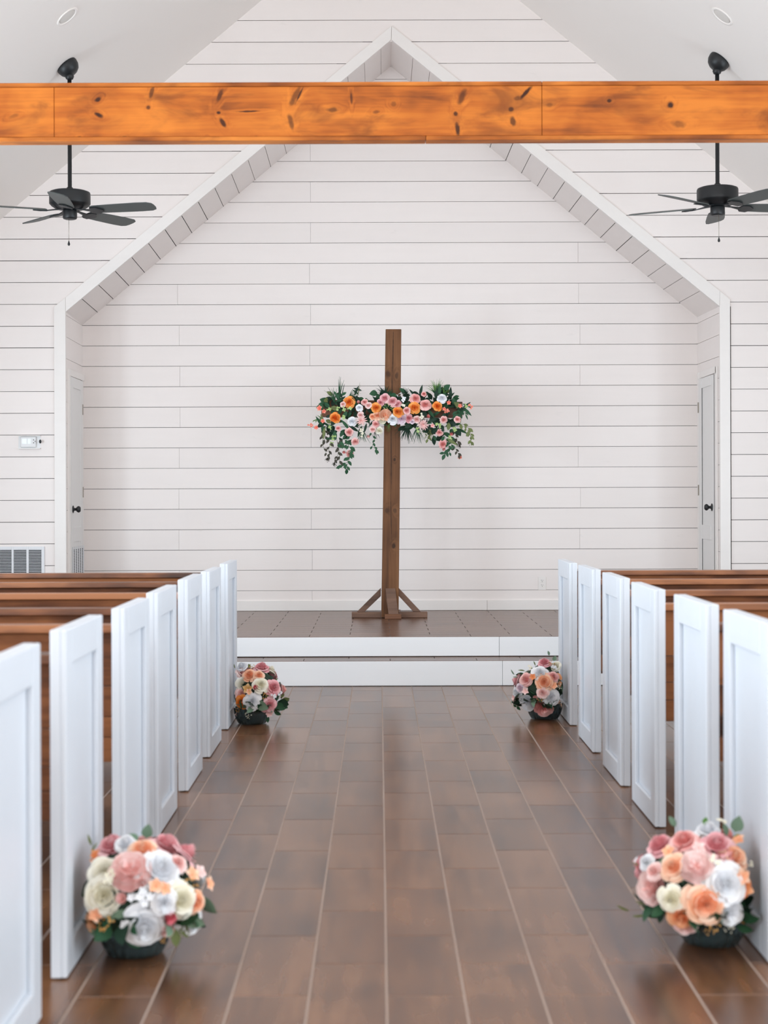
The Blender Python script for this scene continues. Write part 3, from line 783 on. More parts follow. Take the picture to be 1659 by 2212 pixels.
def mum_mesh(seed):
    r = random.Random(seed); ps = []
    for k, (n, L, e0, e1) in enumerate(((14, 1.0, .15, -.25), (13, .9, .45, .1), (11, .75, .8, .5), (8, .6, 1.1, 1.1))):
        for i in range(n): ps.append(narrow(i * 6.283 / n + k * .3 + r.uniform(-.1, .1), L * r.uniform(.9, 1.05), .085, e0 + r.uniform(-.1, .1), e1))
    return patch_mesh('mum', ps)
def blossom_mesh(seed, n=5):
    r = random.Random(seed); ps = []
    for i in range(n): ps.append(narrow(i * 6.283 / n + r.uniform(-.1, .1), 1.0, .40, .5, .05))
    for i in range(4): ps.append(narrow(i * 1.57, .3, .05, 1.2, 1.2, n=3))
    return patch_mesh('blossom', ps)
def cluster_mesh(seed, n=7):
    """a head of several small florets"""
    r = random.Random(seed); ps = []
    for k in range(n):
        a = r.uniform(0, 6.28); rr = .68 * math.sqrt(r.random()); b = (rr * math.cos(a), rr * math.sin(a), .3 * (1 - rr))
        for i in range(5): ps.append(narrow(i * 1.2566 + k, .36, .15, .6, .0, b, 3))
    return patch_mesh('floret_cluster', ps)
def spray_mesh(seed, n=16):
    """fine sprig with small beads"""
    r = random.Random(seed); ps = []
    for k in range(n):
        a = r.uniform(0, 6.28); rr = math.sqrt(r.random()) * .9; c = Vector((rr * math.cos(a), rr * math.sin(a), r.uniform(-.2, .35))); q = r.uniform(.09, .16)
        g = []
        for i in range(4):
            th = math.pi * (i + .02) / 3.04; g.append([tuple(c + q * Vector((math.sin(th) * math.cos(f), math.sin(th) * math.sin(f), math.cos(th)))) for f in [j * 2 * math.pi / 6 for j in range(7)]])
        ps.append(g)
    return patch_mesh('bead_sprig', ps)
def leaf_mesh(name, wd, bend, tip=1.0, n=6):
    g = []
    for i in range(n):
        v = i / (n - 1); ww = wd * math.sin(math.pi * (v ** tip)) ** .8 if 0 < v < 1 else .012
        z = -bend * v * v
        g.append([(v, -ww, z + .25 * ww), (v, 0, z), (v, ww, z + .25 * ww)])
    return patch_mesh(name, [g])
FM = {'rose': [rose_mesh(i) for i in range(4)], 'open': [rose_mesh(20 + i, 1.1) for i in range(2)], 'peony': [peony_mesh(i) for i in range(3)], 'bud': [bud_mesh(i) for i in range(2)], 'mum': [mum_mesh(i) for i in range(2)],
      'blossom': [blossom_mesh(i) for i in range(2)], 'cluster': [cluster_mesh(i) for i in range(3)], 'sprig': [spray_mesh(i) for i in range(3)]}
NAMES = {'rose': 'rose', 'open': 'rose', 'peony': 'peony', 'bud': 'rosebud', 'mum': 'chrysanthemum', 'blossom': 'blossom', 'cluster': 'floret_cluster', 'sprig': 'berry_sprig'}
LF = {'ovate': leaf_mesh('leaf', .27, .18), 'round': leaf_mesh('leaf', .40, .15, .8), 'lance': leaf_mesh('leaf', .13, .3)}
def put(me, name, mat, parent, pos, nrm, size, roll, squash=1.0):
    o = bpy.data.objects.new(name, me); COL.objects.link(o)
    q = Vector(nrm).normalized().to_track_quat('Z', 'Y').to_matrix().to_4x4() @ Matrix.Rotation(roll, 4, 'Z')
    o.parent = parent
    loc = Vector(pos) - WORLD[parent.name]
    o.matrix_local = Matrix.Translation(loc) @ q @ Matrix.Diagonal((size, size, size * squash, 1))
    o.material_slots[0].link = 'OBJECT'; o.material_slots[0].material = mat
    return o
def put_leaf(me, mat, parent, pos, d, up, size, name='leaf'):
    """leaf pointing along d, upper face toward up"""
    x = Vector(d).normalized(); z = (Vector(up) - x * Vector(up).dot(x))
    z = z.normalized() if z.length > 1e-4 else x.orthogonal().normalized(); y = z.cross(x)
    o = bpy.data.objects.new(name, me); COL.objects.link(o); o.parent = parent
    m = Matrix((x, y, z)).transposed().to_4x4()
    o.matrix_local = Matrix.Translation(Vector(pos) - WORLD[parent.name]) @ m @ Matrix.Diagonal((size, size, size, 1))
    o.material_slots[0].link = 'OBJECT'; o.material_slots[0].material = mat
    return o
EYE = Vector((0, 0, H))

# ------------------------------------------------------------------ bouquets in ribbed glass bowls
t = NT('smoked_glass'); M['bowl'] = t.set(Base_Color=srgb(128, 152, 156), Roughness=.06, Transmission_Weight=.85, IOR=1.45)
def bouquet(label, bx, by, cpx, cpy, rx, rz, org, k, flowers, leaves, xlim):
    """(bx,by): bowl centre on the floor; (cpx,cpy): flower ball centre pixel; rx/rz ball radii; flowers in crop pixels (org,k)"""
    rnd = random.Random(int(cpx))
    root = empty('flower_bowl', (bx, by, 0), label, 'flower arrangement', 'flower bowls beside the pew ends')
    prof = [(.058, .0015), (.078, .004), (.092, .03), (.100, .06), (.104, .088), (.106, .094), (.102, .094), (.098, .088), (.093, .06), (.084, .032), (.06, .012)]
    bowl = lathe('bowl', prof, M['bowl'], root, (bx, by, 0), 80, None, lambda kk, i: (.028 if (i // 2) % 2 else -.012) if 1 <= kk <= 4 else 0, closed=False)
    box_f = bowl.data
    C = P(cpx, cpy, by - .02)
    def onball(px, py, inset=0.0):
        d = (P(px, py, 1.0) - EYE); d.normalize()
        A = Vector((rx - inset, rx - inset, rz - inset)); oc = EYE - C
        S = lambda v: Vector((v.x / A.x, v.y / A.y, v.z / A.z))
        a, b, c = S(d).dot(S(d)), S(oc).dot(S(d)), S(oc).dot(S(oc)) - 1
        disc = b * b - a * c
        tt = (-b - math.sqrt(disc)) / a if disc > 0 else -b / a
        p = EYE + d * tt
        n = Vector(((p.x - C.x) / A.x ** 2, (p.y - C.y) / A.y ** 2, (p.z - C.z) / A.z ** 2)).normalized()
        return p, n
    def clampx(p, m):
        if xlim < 0: p.x = max(p.x, xlim + m)
        else: p.x = min(p.x, xlim - m)
        p.z = max(p.z, .05); return p
    # leafy core inside the ball
    vs, fs = [], []; nu, nv = 20, 12
    for i in range(nv + 1):
        for j in range(nu):
            th, ph = math.pi * i / nv, 2 * math.pi * j / nu; q = .74 + rnd.uniform(-.08, .08)
            vs.append(clampx(C + Vector((rx * q * math.sin(th) * math.cos(ph), rx * q * math.sin(th) * math.sin(ph), rz * q * math.cos(th))), .004))
    for i in range(nv):
        for j in range(nu): fs.append((i * nu + j, i * nu + (j + 1) % nu, (i + 1) * nu + (j + 1) % nu, (i + 1) * nu + j))
    core = mk('foliage', vs, fs, LM['moss'], root); core['kind'] = 'stuff'
    tube('stem_bundle', [(bx, by, .012), (bx + (C.x - bx) * .5, by, .06), (C.x * .5 + bx * .5, by, C.z)], [.05, .06, .03], LM['moss'], root, 10)
    pix = by / F
    for (cx, cy, r, typ, col) in flowers:
        px, py = org[0] + cx / k, org[1] + cy / k; size = r / k * pix
        p, n = onball(px, py, size * .35)
        n = (n * .75 + (EYE - p).normalized() * .45 + Vector((rnd.uniform(-.15, .15), 0, rnd.uniform(-.05, .2)))).normalized()
        gap_ = abs(p.x - xlim)
        if gap_ < size * 1.3: n = (n + Vector((-math.copysign(1, xlim) * 1.1 * (1 - gap_ / size / 1.3), -.2, 0))).normalized()
        p = clampx(p, size * (1.4 * math.sqrt(max(0, 1 - n.x * n.x)) + .35) + .004)
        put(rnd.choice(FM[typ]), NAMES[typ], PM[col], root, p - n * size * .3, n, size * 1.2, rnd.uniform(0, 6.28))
    for (cx, cy, r, shape, col, ang) in leaves:
        px, py = org[0] + cx / k, org[1] + cy / k; size = 2 * r / k * pix
        inside = ((px - cpx) * pix / rx) ** 2 + ((py - cpy) * pix / rz) ** 2 < .7
        p, n = onball(px, py, .045 if inside else .015); a = math.radians(ang); d = Vector((math.cos(a), -.15, math.sin(a)))
        p = clampx(p - d * size * .5, .42 * size + .006)
        if p.x + d.x * size < xlim + .004 and xlim < 0: d.x = abs(d.x) * .3
        if p.x + d.x * size > xlim - .004 and xlim > 0: d.x = -abs(d.x) * .3
        put_leaf(LF[shape], LM[col], root, p, d, n + (EYE - p).normalized(), size)
    # the leaves of the hidden sides and the collar over the bowl rim
    for i in range(46):
        a = 6.283 * i / 46 + rnd.uniform(-.06, .06); th = rnd.uniform(.9, 2.2) if i % 2 else rnd.uniform(1.8, 2.35)
        if math.sin(a) < .3 and th < 1.85: th = rnd.uniform(1.9, 2.3)
        n = Vector((math.sin(th) * math.cos(a), math.sin(th) * math.sin(a), math.cos(th)))
        p = C + Vector((n.x * rx * .8, n.y * rx * .8, n.z * rz * .8)); size = rnd.uniform(.05, .085)
        p.z = max(p.z, .105)
        d = (n + Vector((rnd.uniform(-.8, .8), rnd.uniform(-.8, .8), rnd.uniform(-.7, .3)))).normalized()
        p = clampx(p, .42 * size + .006)
        if xlim < 0 and p.x + d.x * size < xlim + .01: d.x = abs(d.x)
        if xlim > 0 and p.x + d.x * size > xlim - .01: d.x = -abs(d.x)
        if p.z + d.z * size < .075: d.z = abs(d.z) * .2
        put_leaf(LF[rnd.choice(['ovate', 'ovate', 'round'])], LM[rnd.choice(['green', 'dark', 'green', 'sage'])], root, p, d, n, size)
    # flowers on the far side so the ball is whole
    for i in range(11):
        a = math.radians(20 + 14 * i); th = rnd.uniform(.6, 1.6)
        n = Vector((math.sin(th) * math.cos(a), math.sin(th) * math.sin(a), math.cos(th))); size = rnd.uniform(.034, .046)
        p = clampx(C + Vector((n.x * (rx - .02), n.y * (rx - .02), n.z * (rz - .02))), size * 1.35)
        put(rnd.choice(FM['rose']), 'rose', PM[rnd.choice(['white', 'blush', 'pink', 'peach', 'dusty', 'cream'])], root, p, n, size, rnd.uniform(0, 6))
    return root
NL = [(640,345,88,'rose','dusty'),(775,500,110,'peony','blush'),(850,375,82,'rose','peach'),(1000,335,86,'rose','dusty'),(960,485,108,'open','white'),(520,510,90,'rose','cream'),(520,650,95,'open','cream'),(455,815,80,'rose','apricot'),
 (725,665,42,'bud','blush'),(840,660,72,'cluster','white'),(860,845,104,'open','white'),(1080,680,92,'rose','cream'),(980,690,66,'rose','white'),(1170,690,62,'rose','peach'),(1145,820,78,'rose','white'),(1015,785,48,'bud','hot'),(1000,855,52,'bud','blush'),
 (645,540,52,'cluster','cream'),(930,590,42,'blossom','peach'),(985,605,38,'blossom','peach'),(1150,520,46,'blossom','peach'),(1195,505,40,'blossom','blush'),(1250,575,44,'blossom','peach'),(570,765,42,'blossom','peach'),(495,410,44,'blossom','apricot'),(465,445,40,'blossom','peach'),
 (635,830,48,'sprig','tan'),(1150,585,44,'sprig','tan'),(985,905,34,'sprig','tan'),(750,330,60,'rose','white'),(1060,450,50,'rose','blush')]
NLL = [(880,265,44,'round','sage',80),(800,300,34,'round','sage',130),(505,320,34,'lance','olive',110),(450,375,36,'lance','olive',140),(620,620,50,'round','sage',60),(1070,540,60,'ovate','dark',30),(720,760,52,'ovate','sage',200),(790,920,62,'ovate','green',-50),
 (700,870,48,'ovate','green',10),(540,870,46,'ovate','sage',-30),(1050,900,56,'ovate','olive',-80),(1100,855,50,'ovate','olive',-60),(1210,830,22,'ovate','dark',-20),(1125,610,36,'round','green',20),(660,780,44,'ovate','sage',70),(1090,740,44,'ovate','sage',-60),(430,560,50,'ovate','dark',90),(640,690,50,'ovate','dark',170),(1110,470,34,'lance','olive',60)]
NR = [(805,440,98,'rose','dusty'),(1000,410,98,'rose','pink'),(1260,445,120,'rose','dusty'),(1440,540,98,'rose','peach'),(1195,325,88,'rose','white'),(915,620,94,'rose','peach'),(1100,620,118,'peony','blush'),(1330,755,132,'open','white'),(740,790,116,'peony','blush'),
 (900,880,90,'rose','cream'),(1170,910,128,'open','peach'),(985,1020,100,'rose','apricot'),(1370,990,86,'peony','white'),(1530,790,70,'blossom','apricot'),(1580,510,66,'rose','orange'),(1300,270,48,'cluster','cream'),(1460,700,62,'blossom','peach'),(700,580,56,'rose','white'),
 (765,655,62,'rose','blush'),(1010,1090,74,'rose','blush'),(880,500,50,'blossom','peach'),(1240,1080,52,'sprig','tan'),(1200,1135,40,'sprig','tan'),(1530,1030,50,'sprig','tan'),(1355,1110,42,'sprig','cream'),(1500,410,50,'blossom','peach'),(1120,470,50,'blossom','blush'),(1250,570,50,'cluster','cream'),(625,570,26,'cluster','white'),(1540,600,28,'cluster','cream')]
NRL = [(915,270,50,'ovate','sage',120),(1170,265,30,'round','bright',80),(1420,290,66,'round','sage',75),(1330,335,52,'ovate','sage',100),(1410,400,44,'ovate','bright',60),(830,600,46,'round','sage',90),(1020,730,52,'ovate','sage',160),(1055,850,54,'ovate','bright',-80),(1070,1050,62,'ovate','green',10),
 (1130,1160,46,'ovate','green',-60),(1480,1110,66,'ovate','green',-20),(1385,1050,52,'ovate','dark',30),(1545,690,40,'ovate','dark',20),(1460,640,36,'ovate','dark',10),(820,1010,54,'ovate','dark',250),(665,910,40,'lance','olive',170),(640,610,34,'lance','olive',150),(530,955,52,'lance','olive',165),(650,1010,44,'lance','olive',190),(1500,900,70,'ovate','dark',0),(1600,975,44,'ovate','dark',60),(720,590,36,'lance','green',170),(1000,510,46,'ovate','green',0),(760,985,44,'lance','olive',185)]
FL = [(950,450,112,'rose','dusty'),(500,540,98,'rose','blush'),(740,580,98,'rose','peach'),(900,585,78,'rose','peach'),(510,730,104,'open','cream'),(505,900,98,'rose','blush'),(715,810,78,'blossom','tan'),(740,860,50,'blossom','peach'),(845,790,48,'bud','hot'),(935,745,114,'rose','cream'),(1140,790,118,'rose','dusty'),
 (605,1040,98,'rose','orange'),(790,1020,114,'open','white'),(1070,1090,112,'rose','dusty'),(1260,1100,92,'rose','white'),(1235,880,54,'cluster','white'),(450,1220,52,'blossom','blush'),(1070,1215,64,'blossom','blush'),(610,440,84,'rose','white'),(1140,930,52,'cluster','white'),(790,440,50,'sprig','tan'),(560,1160,44,'sprig','tan'),(730,1250,60,'sprig','cream'),(980,930,50,'sprig','tan')]
FLL = [(640,730,62,'ovate','green',-100),(610,600,44,'round','green',30),(920,1100,72,'ovate','green',60),(710,1140,60,'ovate','green',200),(460,1080,70,'ovate','sage',20),(1020,590,40,'round','sage',-50),(1340,990,60,'round','olive',10),(1285,930,44,'ovate','olive',40),(1200,1210,66,'ovate','green',-30),(1040,1310,60,'ovate','green',-80),(600,1220,72,'ovate','green',120),
 (1040,930,50,'ovate','olive',0),(920,920,50,'ovate','dark',150),(1180,660,36,'lance','olive',30),(430,450,36,'lance','olive',110),(730,440,44,'round','olive',140),(890,1200,52,'ovate','green',-10)]
FR = [(800,370,90,'rose','dusty'),(490,660,98,'rose','pink'),(730,550,104,'open','white'),(1110,440,84,'rose','cream'),(800,700,124,'open','peach'),(950,620,84,'rose','pink'),(1140,680,112,'rose','apricot'),(400,800,74,'rose','lilac'),(490,850,58,'blossom','blush'),(340,880,84,'rose','white'),(300,970,58,'blossom','blush'),
 (510,1050,124,'peony','white'),(910,960,118,'open','white'),(770,880,84,'rose','blush'),(790,1130,140,'peony','pink'),(1110,1080,112,'rose','peach'),(950,760,62,'blossom','peach'),(650,960,50,'bud','blush'),(610,620,54,'blossom','apricot'),(960,470,54,'cluster','white'),(930,400,56,'sprig','tan'),(1040,760,56,'sprig','cream'),(720,1000,44,'sprig','tan'),(560,460,46,'cluster','cream')]
FRL = [(550,780,56,'round','bright',80),(630,860,72,'ovate','green',-10),(590,740,60,'ovate','green',100),(320,1090,34,'round','green',150),(380,1130,44,'round','green',-60),(1090,640,46,'round','green',60),(1010,670,44,'round','green',170),(1070,830,66,'ovate','sage',70),(1120,880,72,'ovate','dark',20),(280,550,50,'lance','sage',130),(870,235,40,'ovate','sage',100),(965,320,46,'round','sage',70),(430,510,54,'lance','olive',165),(640,400,40,'lance','olive',110),(600,480,44,'lance','olive',150),(330,620,40,'lance','sage',170),(880,1010,60,'ovate','dark',200)]
yb_ = 4.60; bouquet('full round bouquet in a dark glass bowl, near the camera, left of the aisle', P(292, 2060, yb_).x, yb_, 300, 1925, .205, .155, (0, 1700), 2.765, NL, NLL, -.851)
yb_ = 4.69; bouquet('full round bouquet in a dark glass bowl, near the camera, right of the aisle', min(P(1540, 2040, yb_).x, 1.081 - .112), yb_, 1512, 1908, .19, .16, (1200, 1700), 3.614, NR, NRL, 1.081)
yb_ = 9.25; bouquet('small looking bouquet in a glass bowl beside the front pew left of the aisle', max(P(541, 1560, yb_).x, -.851 + .112), yb_, 556, 1496, .165, .165, (440, 1380), 7.541, FL, FLL, -.851)
yb_ = 9.41; bouquet('small looking bouquet in a glass bowl beside the front pew right of the aisle', min(P(1182, 1550, yb_).x, 1.081 - .112), yb_, 1170, 1485, .165, .165, (1070, 1380), 7.541, FR, FRL, 1.081)

# ------------------------------------------------------------------ floral swag on the cross arms
GY = CD - .06
swag_o = P(846, 880, GY - .05)
swag = empty('floral_swag', swag_o, 'long swag of orange, pink and white flowers with trailing greenery tied on the cross arms', 'floral swag')
rs = random.Random(31)
GK = 8.295
def gp(side, cx, cy): return ((660 if side == 'L' else 840) + cx / GK, 800 + cy / GK)
SC = GY / F
def gput(side, lst, depth=.13):
    for (cx, cy, r, typ, col) in lst:
        px, py = gp(side, cx, cy); size = r / GK * SC
        dd = depth * max(.25, 1 - abs(py - 885) / 110.0) + rs.uniform(-.015, .015)
        p = P(px, py, GY - .02 - dd)
        n = (Vector(((px - 846) / 900, -1, (885 - py) / 160)) + Vector((rs.uniform(-.25, .25), 0, rs.uniform(-.15, .3)))).normalized()
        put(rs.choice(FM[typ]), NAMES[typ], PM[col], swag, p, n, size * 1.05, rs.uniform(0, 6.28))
gput('L', [(780,570,104,'rose','orange'),(670,610,52,'rose','blush'),(530,850,98,'rose','orange'),(1265,670,90,'rose','orange'),(950,570,42,'bud','blush'),(1060,570,58,'rose','pink'),(1125,630,60,'rose','blush'),(965,670,62,'rose','white'),(985,800,58,'rose','blush'),(835,915,78,'open','white'),(1000,900,108,'mum','blush'),
 (1420,500,88,'rose','dusty'),(1345,580,64,'rose','dusty'),(1560,560,88,'rose','dusty'),(1635,620,56,'rose','dusty'),(1290,810,86,'rose','peach'),(1200,830,60,'rose','peach'),(1430,800,108,'peony','peach'),(1380,900,70,'peony','cream'),(1560,870,90,'open','white'),(1640,740,74,'rose','orange'),(585,1040,48,'rose','pink'),(780,1110,74,'rose','pink'),(890,1275,68,'rose','pink'),
 (1260,960,64,'rose','pink'),(1205,1060,56,'rose','blush'),(1320,1080,68,'rose','cream'),(1125,1180,42,'bud','blush'),(790,1500,68,'rose','pink'),(690,1460,42,'bud','pink'),(255,680,58,'blossom','coral'),(330,735,44,'blossom','coral'),(90,980,60,'cluster','coral'),(195,1025,46,'blossom','coral'),(310,910,44,'blossom','coral'),
 (690,690,56,'cluster','green'),(790,690,50,'cluster','green'),(680,850,54,'cluster','green'),(500,1200,66,'cluster','green'),(480,1310,60,'cluster','green'),(440,1020,50,'cluster','green'),(420,700,50,'cluster','green'),(580,690,50,'cluster','green'),(1010,1080,66,'cluster','cream'),(1000,1160,50,'cluster','cream'),(1450,650,60,'sprig','green'),(1560,670,50,'sprig','green')])
gput('R', [(165,600,62,'rose','dusty'),(175,750,92,'rose','orange'),(65,870,70,'open','white'),(225,865,98,'open','lilac'),(320,720,66,'rose','pink'),(355,860,80,'rose','dusty'),(475,510,90,'rose','pink'),(460,670,98,'open','orange'),(655,620,100,'rose','pink'),(870,645,84,'rose','orange'),(950,505,84,'rose','white'),(630,425,46,'rose','pink'),
 (500,880,68,'rose','blush'),(620,970,112,'mum','blush'),(580,820,66,'cluster','cream'),(705,825,46,'bud','pink'),(985,885,64,'rose','pink'),(1230,880,58,'rose','pink'),(905,1110,68,'rose','pink'),(970,1320,80,'rose','pink'),(1120,1140,44,'bud','pink'),(1460,650,62,'cluster','coral'),(1380,640,46,'cluster','green'),(1270,640,46,'blossom','coral'),
 (1040,740,64,'cluster','coral'),(1075,580,44,'blossom','coral'),(990,690,40,'blossom','coral'),(980,1410,42,'bud','pink'),(1270,1550,46,'blossom','coral'),(275,520,64,'cluster','white'),(260,640,48,'cluster','cream'),(180,430,50,'sprig','white'),(890,980,70,'cluster','green'),(520,1060,66,'cluster','green'),(560,1110,56,'sprig','cream'),(1170,1060,60,'cluster','green'),(1100,1200,50,'cluster','green'),(780,990,44,'blossom','pink'),(420,920,44,'rose','lilac')], .13)
# body of leaves along the arms
for i in range(290):
    u = rs.random(); px = 697 + u * 303
    if 828 < px < 866 and rs.random() < .55: continue
    edge = min(1, min(px - 690, 1008 - px) / 45)
    top = 846 - 4 * math.sin(u * 9) + (1 - edge) * 22; bot = 915 + (40 * max(0, 1 - abs(px - 735) / 60) + 34 * max(0, 1 - abs(px - 955) / 60)) + 10 - (1 - edge) * 18
    if 828 < px < 866: bot = 905
    py = rs.uniform(top, bot)
    p = P(px, py, GY - .02 - rs.uniform(0, .075))
    a = rs.uniform(0, 6.28); d = Vector((math.cos(a), -rs.uniform(.1, .7), math.sin(a) - .25))
    sh = rs.choice(['ovate', 'ovate', 'round', 'lance']); c = rs.choice(['green', 'dark', 'dark', 'green', 'green', 'dark', 'olive' if px > 960 or px < 720 else 'dark'])
    put_leaf(LF[sh], LM[c], swag, p, d, Vector((rs.uniform(-.4, .4), -1, rs.uniform(-.2, .5))), rs.uniform(.046, .076) * (1.4 if sh == 'lance' else 1))
# trailing vines: stem with leaves
def vine(side, path, col, lsz, step, shape='ovate', beads=0):
    pts = [P(*gp(side, x, y), GY - .05 - rs.uniform(0, .02)) for x, y in path]
    dense = []
    for a, b in zip(pts[:-1], pts[1:]):
        n = max(2, int((b - a).length / step)); dense += [a.lerp(b, i / n) + Vector((rs.uniform(-.006, .006), rs.uniform(-.008, .008), 0)) for i in range(n)]
    dense.append(pts[-1])
    v = tube('vine', dense, .0014, LM['stem'], swag, 5)
    for i, p in enumerate(dense):
        sgn = 1 if i % 2 else -1
        dn = (dense[min(i + 1, len(dense) - 1)] - dense[max(i - 1, 0)]).normalized()
        d = dn * .8 + Vector((sgn * .7, -.3, -.1)) if i < len(dense) - 1 else dn
        s_ = lsz * rs.uniform(.75, 1.15); par = swag
        put_leaf(LF[shape], LM[col], swag, p, d, Vector((rs.uniform(-.4, .4), -1, .2)), s_)
    if beads:
        put(rs.choice(FM['sprig']), 'berry_sprig', LM[col], swag, dense[-1] + Vector((0, 0, -.02)), (0, -1, 0), .022, 0)
vine('L', [(370,1000),(300,1180),(300,1320),(370,1480),(390,1560)], 'purple', .036, .030, beads=1)
vine('L', [(420,1100),(440,1300),(420,1440),(425,1540)], 'purple', .038, .030)
vine('L', [(540,1200),(590,1380),(560,1540),(520,1640)], 'purple', .04, .032, beads=1)
vine('L', [(640,1250),(610,1400),(620,1540),(600,1700)], 'purple', .045, .036)
vine('L', [(800,1180),(760,1350),(830,1430),(760,1560),(740,1680),(740,1760)], 'green', .048, .030)
vine('L', [(720,1160),(720,1330),(860,1420),(770,1620),(690,1700),(640,1720)], 'green', .044, .032)
vine('L', [(1180,1120),(1240,1240),(1190,1360),(1260,1400),(1270,1450)], 'green', .038, .032)
vine('L', [(330,1040),(350,1120),(340,1240)], 'purple', .05, .028)
vine('R', [(990,1040),(1000,1180),(1060,1280),(1080,1420),(1010,1500)], 'green', .048, .030)
vine('R', [(1080,1120),(1130,1330),(1080,1470),(1000,1480)], 'green', .04, .032)
vine('R', [(1180,1080),(1220,1220),(1250,1320)], 'purple', .044, .026, beads=1)
vine('R', [(1190,1220),(1190,1370),(1220,1450),(1250,1520)], 'purple', .036, .034)
vine('R', [(1280,960),(1390,980),(1440,1090),(1470,1180)], 'olive', .046, .032)
vine('R', [(1380,1040),(1440,1110),(1470,1250),(1475,1300)], 'olive', .038, .034, beads=1)
vine('R', [(720,1060),(750,1150),(700,1230)], 'olive', .038, .034)
vine('L', [(300,860),(220,880),(180,890)], 'bright', .034, .03, 'lance')
vine('R', [(1240,700),(1330,720),(1370,780)], 'green', .045, .03, 'lance')
vine('R', [(640,1080),(650,1180),(720,1230)], 'olive', .034, .034, 'lance')
# grass-like sprays
def grass(side, cx, cy, tips, col, wd=.0042):
    base = P(*gp(side, cx, cy), GY - .06); ps = []
    for (x, y) in tips:
        q = P(*gp(side, x, y), GY - .06 - rs.uniform(-.03, .05)); g = []
        mid_ = base.lerp(q, .5) + Vector(((q.x - base.x) * -.18, 0, abs(q.x - base.x) * .22))
        for i in range(6):
            v = i / 5; c = base.lerp(mid_, v).lerp(mid_.lerp(q, v), v); ww = 1.35 * wd * (1 - v * .85)
            g.append([tuple(c + Vector((-ww, 0, 0))), tuple(c + Vector((0, -ww * .5, 0))), tuple(c + Vector((ww, 0, 0)))])
        ps.append(g)
    me = patch_mesh('grass_spray', [[[tuple(Vector(v) - base) for v in row] for row in g] for g in ps]); me.materials[0] = LM[col]
    o = link('grass_spray', me, swag, base); o['kind'] = 'stuff'; return o
def fan_tips(cx, cy, r0, r1, a0, a1, n): return [(cx + rs.uniform(r0, r1) * math.cos(math.radians(a)), cy - rs.uniform(r0, r1) * math.sin(math.radians(a))) for a in [a0 + (a1 - a0) * (i + rs.random()) / n for i in range(n)]]
grass('L', 600, 560, [(610,110),(630,120),(690,170),(590,160),(640,200),(660,230)], 'green', .0035)
grass('L', 520, 580, [(330,360),(400,300),(470,330),(500,310),(440,420),(380,440),(560,330)], 'green', .004)
grass('L', 640, 560, [(700,240),(690,260)], 'dark', .004)
grass('L', 760, 560, [(900,320),(960,330),(1060,360),(1080,400),(980,380),(850,330),(1100,440),(920,400)], 'green', .0045)
grass('L', 940, 450, [(975,215),(960,260),(990,250)], 'olive', .002)
grass('L', 1420, 470, fan_tips(1400, 470, 130, 250, 20, 170, 22), 'dark', .005)
grass('L', 1500, 460, fan_tips(1500, 460, 60, 190, 10, 175, 18), 'green', .004)
grass('R', 860, 450, fan_tips(860, 450, 160, 330, 35, 150, 46), 'bright', .0024)
grass('R', 850, 460, fan_tips(850, 460, 120, 290, 55, 130, 12), 'green', .004)
grass('R', 980, 430, fan_tips(980, 430, 80, 180, 10, 100, 22), 'bright', .0022)
grass('R', 300, 470, fan_tips(300, 470, 60, 180, 20, 170, 24), 'dark', .0035)
grass('R', 1100, 620, fan_tips(1100, 620, 80, 200, -40, 120, 14), 'dark', .005)
def down_tips(cx, cy, r0, r1, a0, a1, n): return [(x, y) for x, y in fan_tips(cx, cy, r0, r1, a0, a1, n)]
grass('R', 330, 980, down_tips(330, 980, 200, 370, -150, -60, 18), 'dark', .0045)
grass('R', 520, 1000, down_tips(520, 1000, 200, 330, -125, -60, 14), 'green', .0038)
grass('L', 1020, 1080, down_tips(1020, 1080, 160, 280, -120, -55, 12), 'green', .0035)
grass('L', 1250, 1060, down_tips(1250, 1060, 100, 200, -110, -40, 8), 'dark', .003)
grass('L', 1500, 940, [(1460,1100),(1490,1110),(1520,1080),(1440,1060)], 'bright', .002)
grass('R', 760, 1020, down_tips(760, 1020, 120, 240, -130, -50, 10), 'olive', .003)
grass('L', 420, 620, fan_tips(420, 620, 60, 170, 100, 260, 20), 'dark', .004)
grass('L', 280, 860, fan_tips(280, 860, 60, 150, 120, 240, 8), 'bright', .003)

# ------------------------------------------------------------------ small fittings
# thermostat in a clear guard
tD = D1
a = P(40, 941, tD); b = P(88, 970, tD)
th = empty('thermostat', ((a.x + b.x) / 2, tD, (a.z + b.z) / 2), 'small white thermostat under a clear guard with black lock on the wall', 'thermostat')
a2, b2 = P(45, 943.5, tD), P(79, 966.5, tD)
bd = box('thermostat_body', (a2.x, tD - .022, b2.z), (b2.x, tD - .002, a2.z), M['white_plastic'], th, .006, seg=3)
s0, s1 = P(49, 948, tD), P(59, 959, tD); box('display', (s0.x, tD - .0235, s1.z), (s1.x, tD - .022, s0.z), M['screen'], bd)
s0, s1 = P(61, 948, tD), P(67.5, 959, tD); box('display', (s0.x, tD - .0235, s1.z), (s1.x, tD - .022, s0.z), M['screen'], bd)
M['button'] = plain('button_grey', srgb(130, 128, 128), .5)
for (x, y, r) in ((72.5, 950.3, 1.4), (72.5, 956.4, 1.4), (75.8, 953.2, 1.2)):
    lathe('button', [(r * tD / F, 0), (r * tD / F * .8, .002)], M['button'], bd, P(x, y, tD - .022), 10, Matrix.Rotation(math.pi / 2, 4, 'X'))
box('guard_plate', (a.x, tD - .002, b.z), (b.x, tD - .0005, a.z), M['white_plastic'], th)
multi('guard_rim', [((a.x, tD - .03, b.z), (b.x, tD - .002, b.z + .006)), ((a.x, tD - .03, a.z - .006), (b.x, tD - .002, a.z))], M['trim'], th)
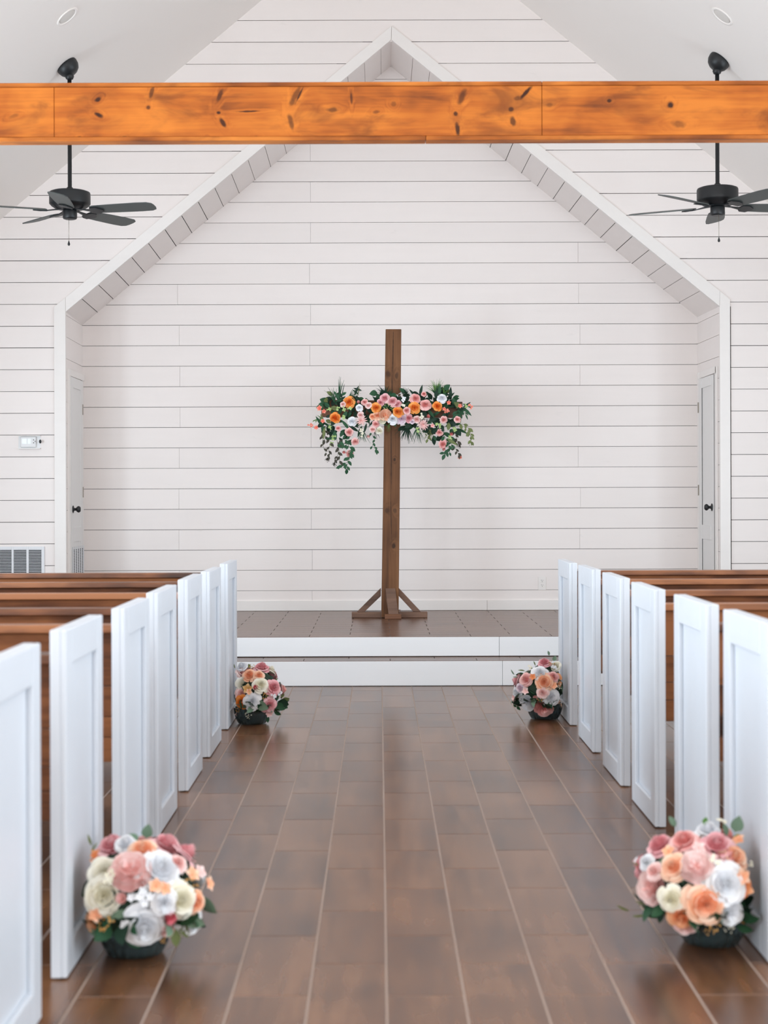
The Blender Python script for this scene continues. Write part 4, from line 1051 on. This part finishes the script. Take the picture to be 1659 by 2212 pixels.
lk = P(87.3, 953.8, tD - .03); lathe('lock', [(.0085, 0), (.0095, .004), (.009, .012), (.003, .014)], M['black'], th, lk, 16, Matrix.Rotation(math.pi / 2, 4, 'X') @ Matrix.Diagonal((1, 1.7, 1, 1)))
# return air grille
g0, g1 = P(-38, 1181, D1), P(97, 1290, D1); gz0, gz1 = g1.z, g0.z
gr = empty('air_grille', ((g0.x + g1.x) / 2, D1, gz0), 'white louvred return air grille low on the wall behind the pews', 'air grille')
box('duct_backing', (g0.x + .01, D1 - .003, gz0 + .01), (g1.x - .01, D1 - .001, gz1 - .01), M['dark_hole'], gr)
colsx = [(-34.5, -7), (-2, 25.5), (30, 57.5), (62.5, 90)]
bars = [g0.x] + sum([[P(c0, 1200, D1).x, P(c1, 1200, D1).x] for c0, c1 in colsx], []) + [g1.x]
zt0, zt1_ = P(50, 1289, D1).z, P(50, 1187, D1).z
for i in range(0, len(bars), 2): box('grille_bar', (bars[i], D1 - .012, gz0), (bars[i + 1], D1 - .003, gz1), M['grille'], gr, .0015)
for (q0, q1) in ((gz0, zt0), (zt1_, gz1)):
    for i in range(1, len(bars) - 1, 2): box('grille_bar', (bars[i], D1 - .012, q0), (bars[i + 1], D1 - .003, q1), M['grille'], gr)
lv = []
pitch = 3.32 / F * D1
vs, fs = [], []
for i in range(1, len(bars) - 1, 2):
    z = zt0 + pitch * .4
    while z < zt1_ - .003:
        b0 = len(vs); x0, x1 = bars[i], bars[i + 1]
        vs += [(x0, D1 - .011, z - .0024), (x1, D1 - .011, z - .0024), (x1, D1 - .004, z + .0018), (x0, D1 - .004, z + .0018), (x0, D1 - .011, z - .0014), (x1, D1 - .011, z - .0014), (x1, D1 - .004, z + .0028), (x0, D1 - .004, z + .0028)]
        fs += [tuple(b0 + q for q in f) for f in CUBEF]; z += pitch
o = mk('louvers', vs, fs, M['grille'], gr); o['kind'] = 'stuff'
# wall outlet
oc = P(1171, 1260, D2)
out = empty('wall_outlet', (oc.x, D2, oc.z), 'white duplex outlet on the shiplap wall right of the cross', 'outlet')
ow = P(1179.5, 1260, D2).x - oc.x; oh = .058
pl_ = box('cover_plate', (oc.x - ow, D2 - .006, oc.z - oh), (oc.x + ow, D2 - .0005, oc.z + oh), M['trim'], out, .002)
for dz in (.02, -.02):
    box('socket', (oc.x - .016, D2 - .008, oc.z + dz - .014), (oc.x + .016, D2 - .006, oc.z + dz + .014), M['trim'], out, .0015)
    for dx, hh in ((-.006, .0045), (.006, .0035)):
        box('socket_slot', (oc.x + dx - .0012, D2 - .0085, oc.z + dz + .002), (oc.x + dx + .0012, D2 - .008, oc.z + dz + .002 + hh * 2), M['dark_hole'], out)
    lathe('socket_slot', [(.003, 0), (.0028, .0006)], M['dark_hole'], out, (oc.x, D2 - .008, oc.z + dz - .006), 10, Matrix.Rotation(math.pi / 2, 4, 'X'))
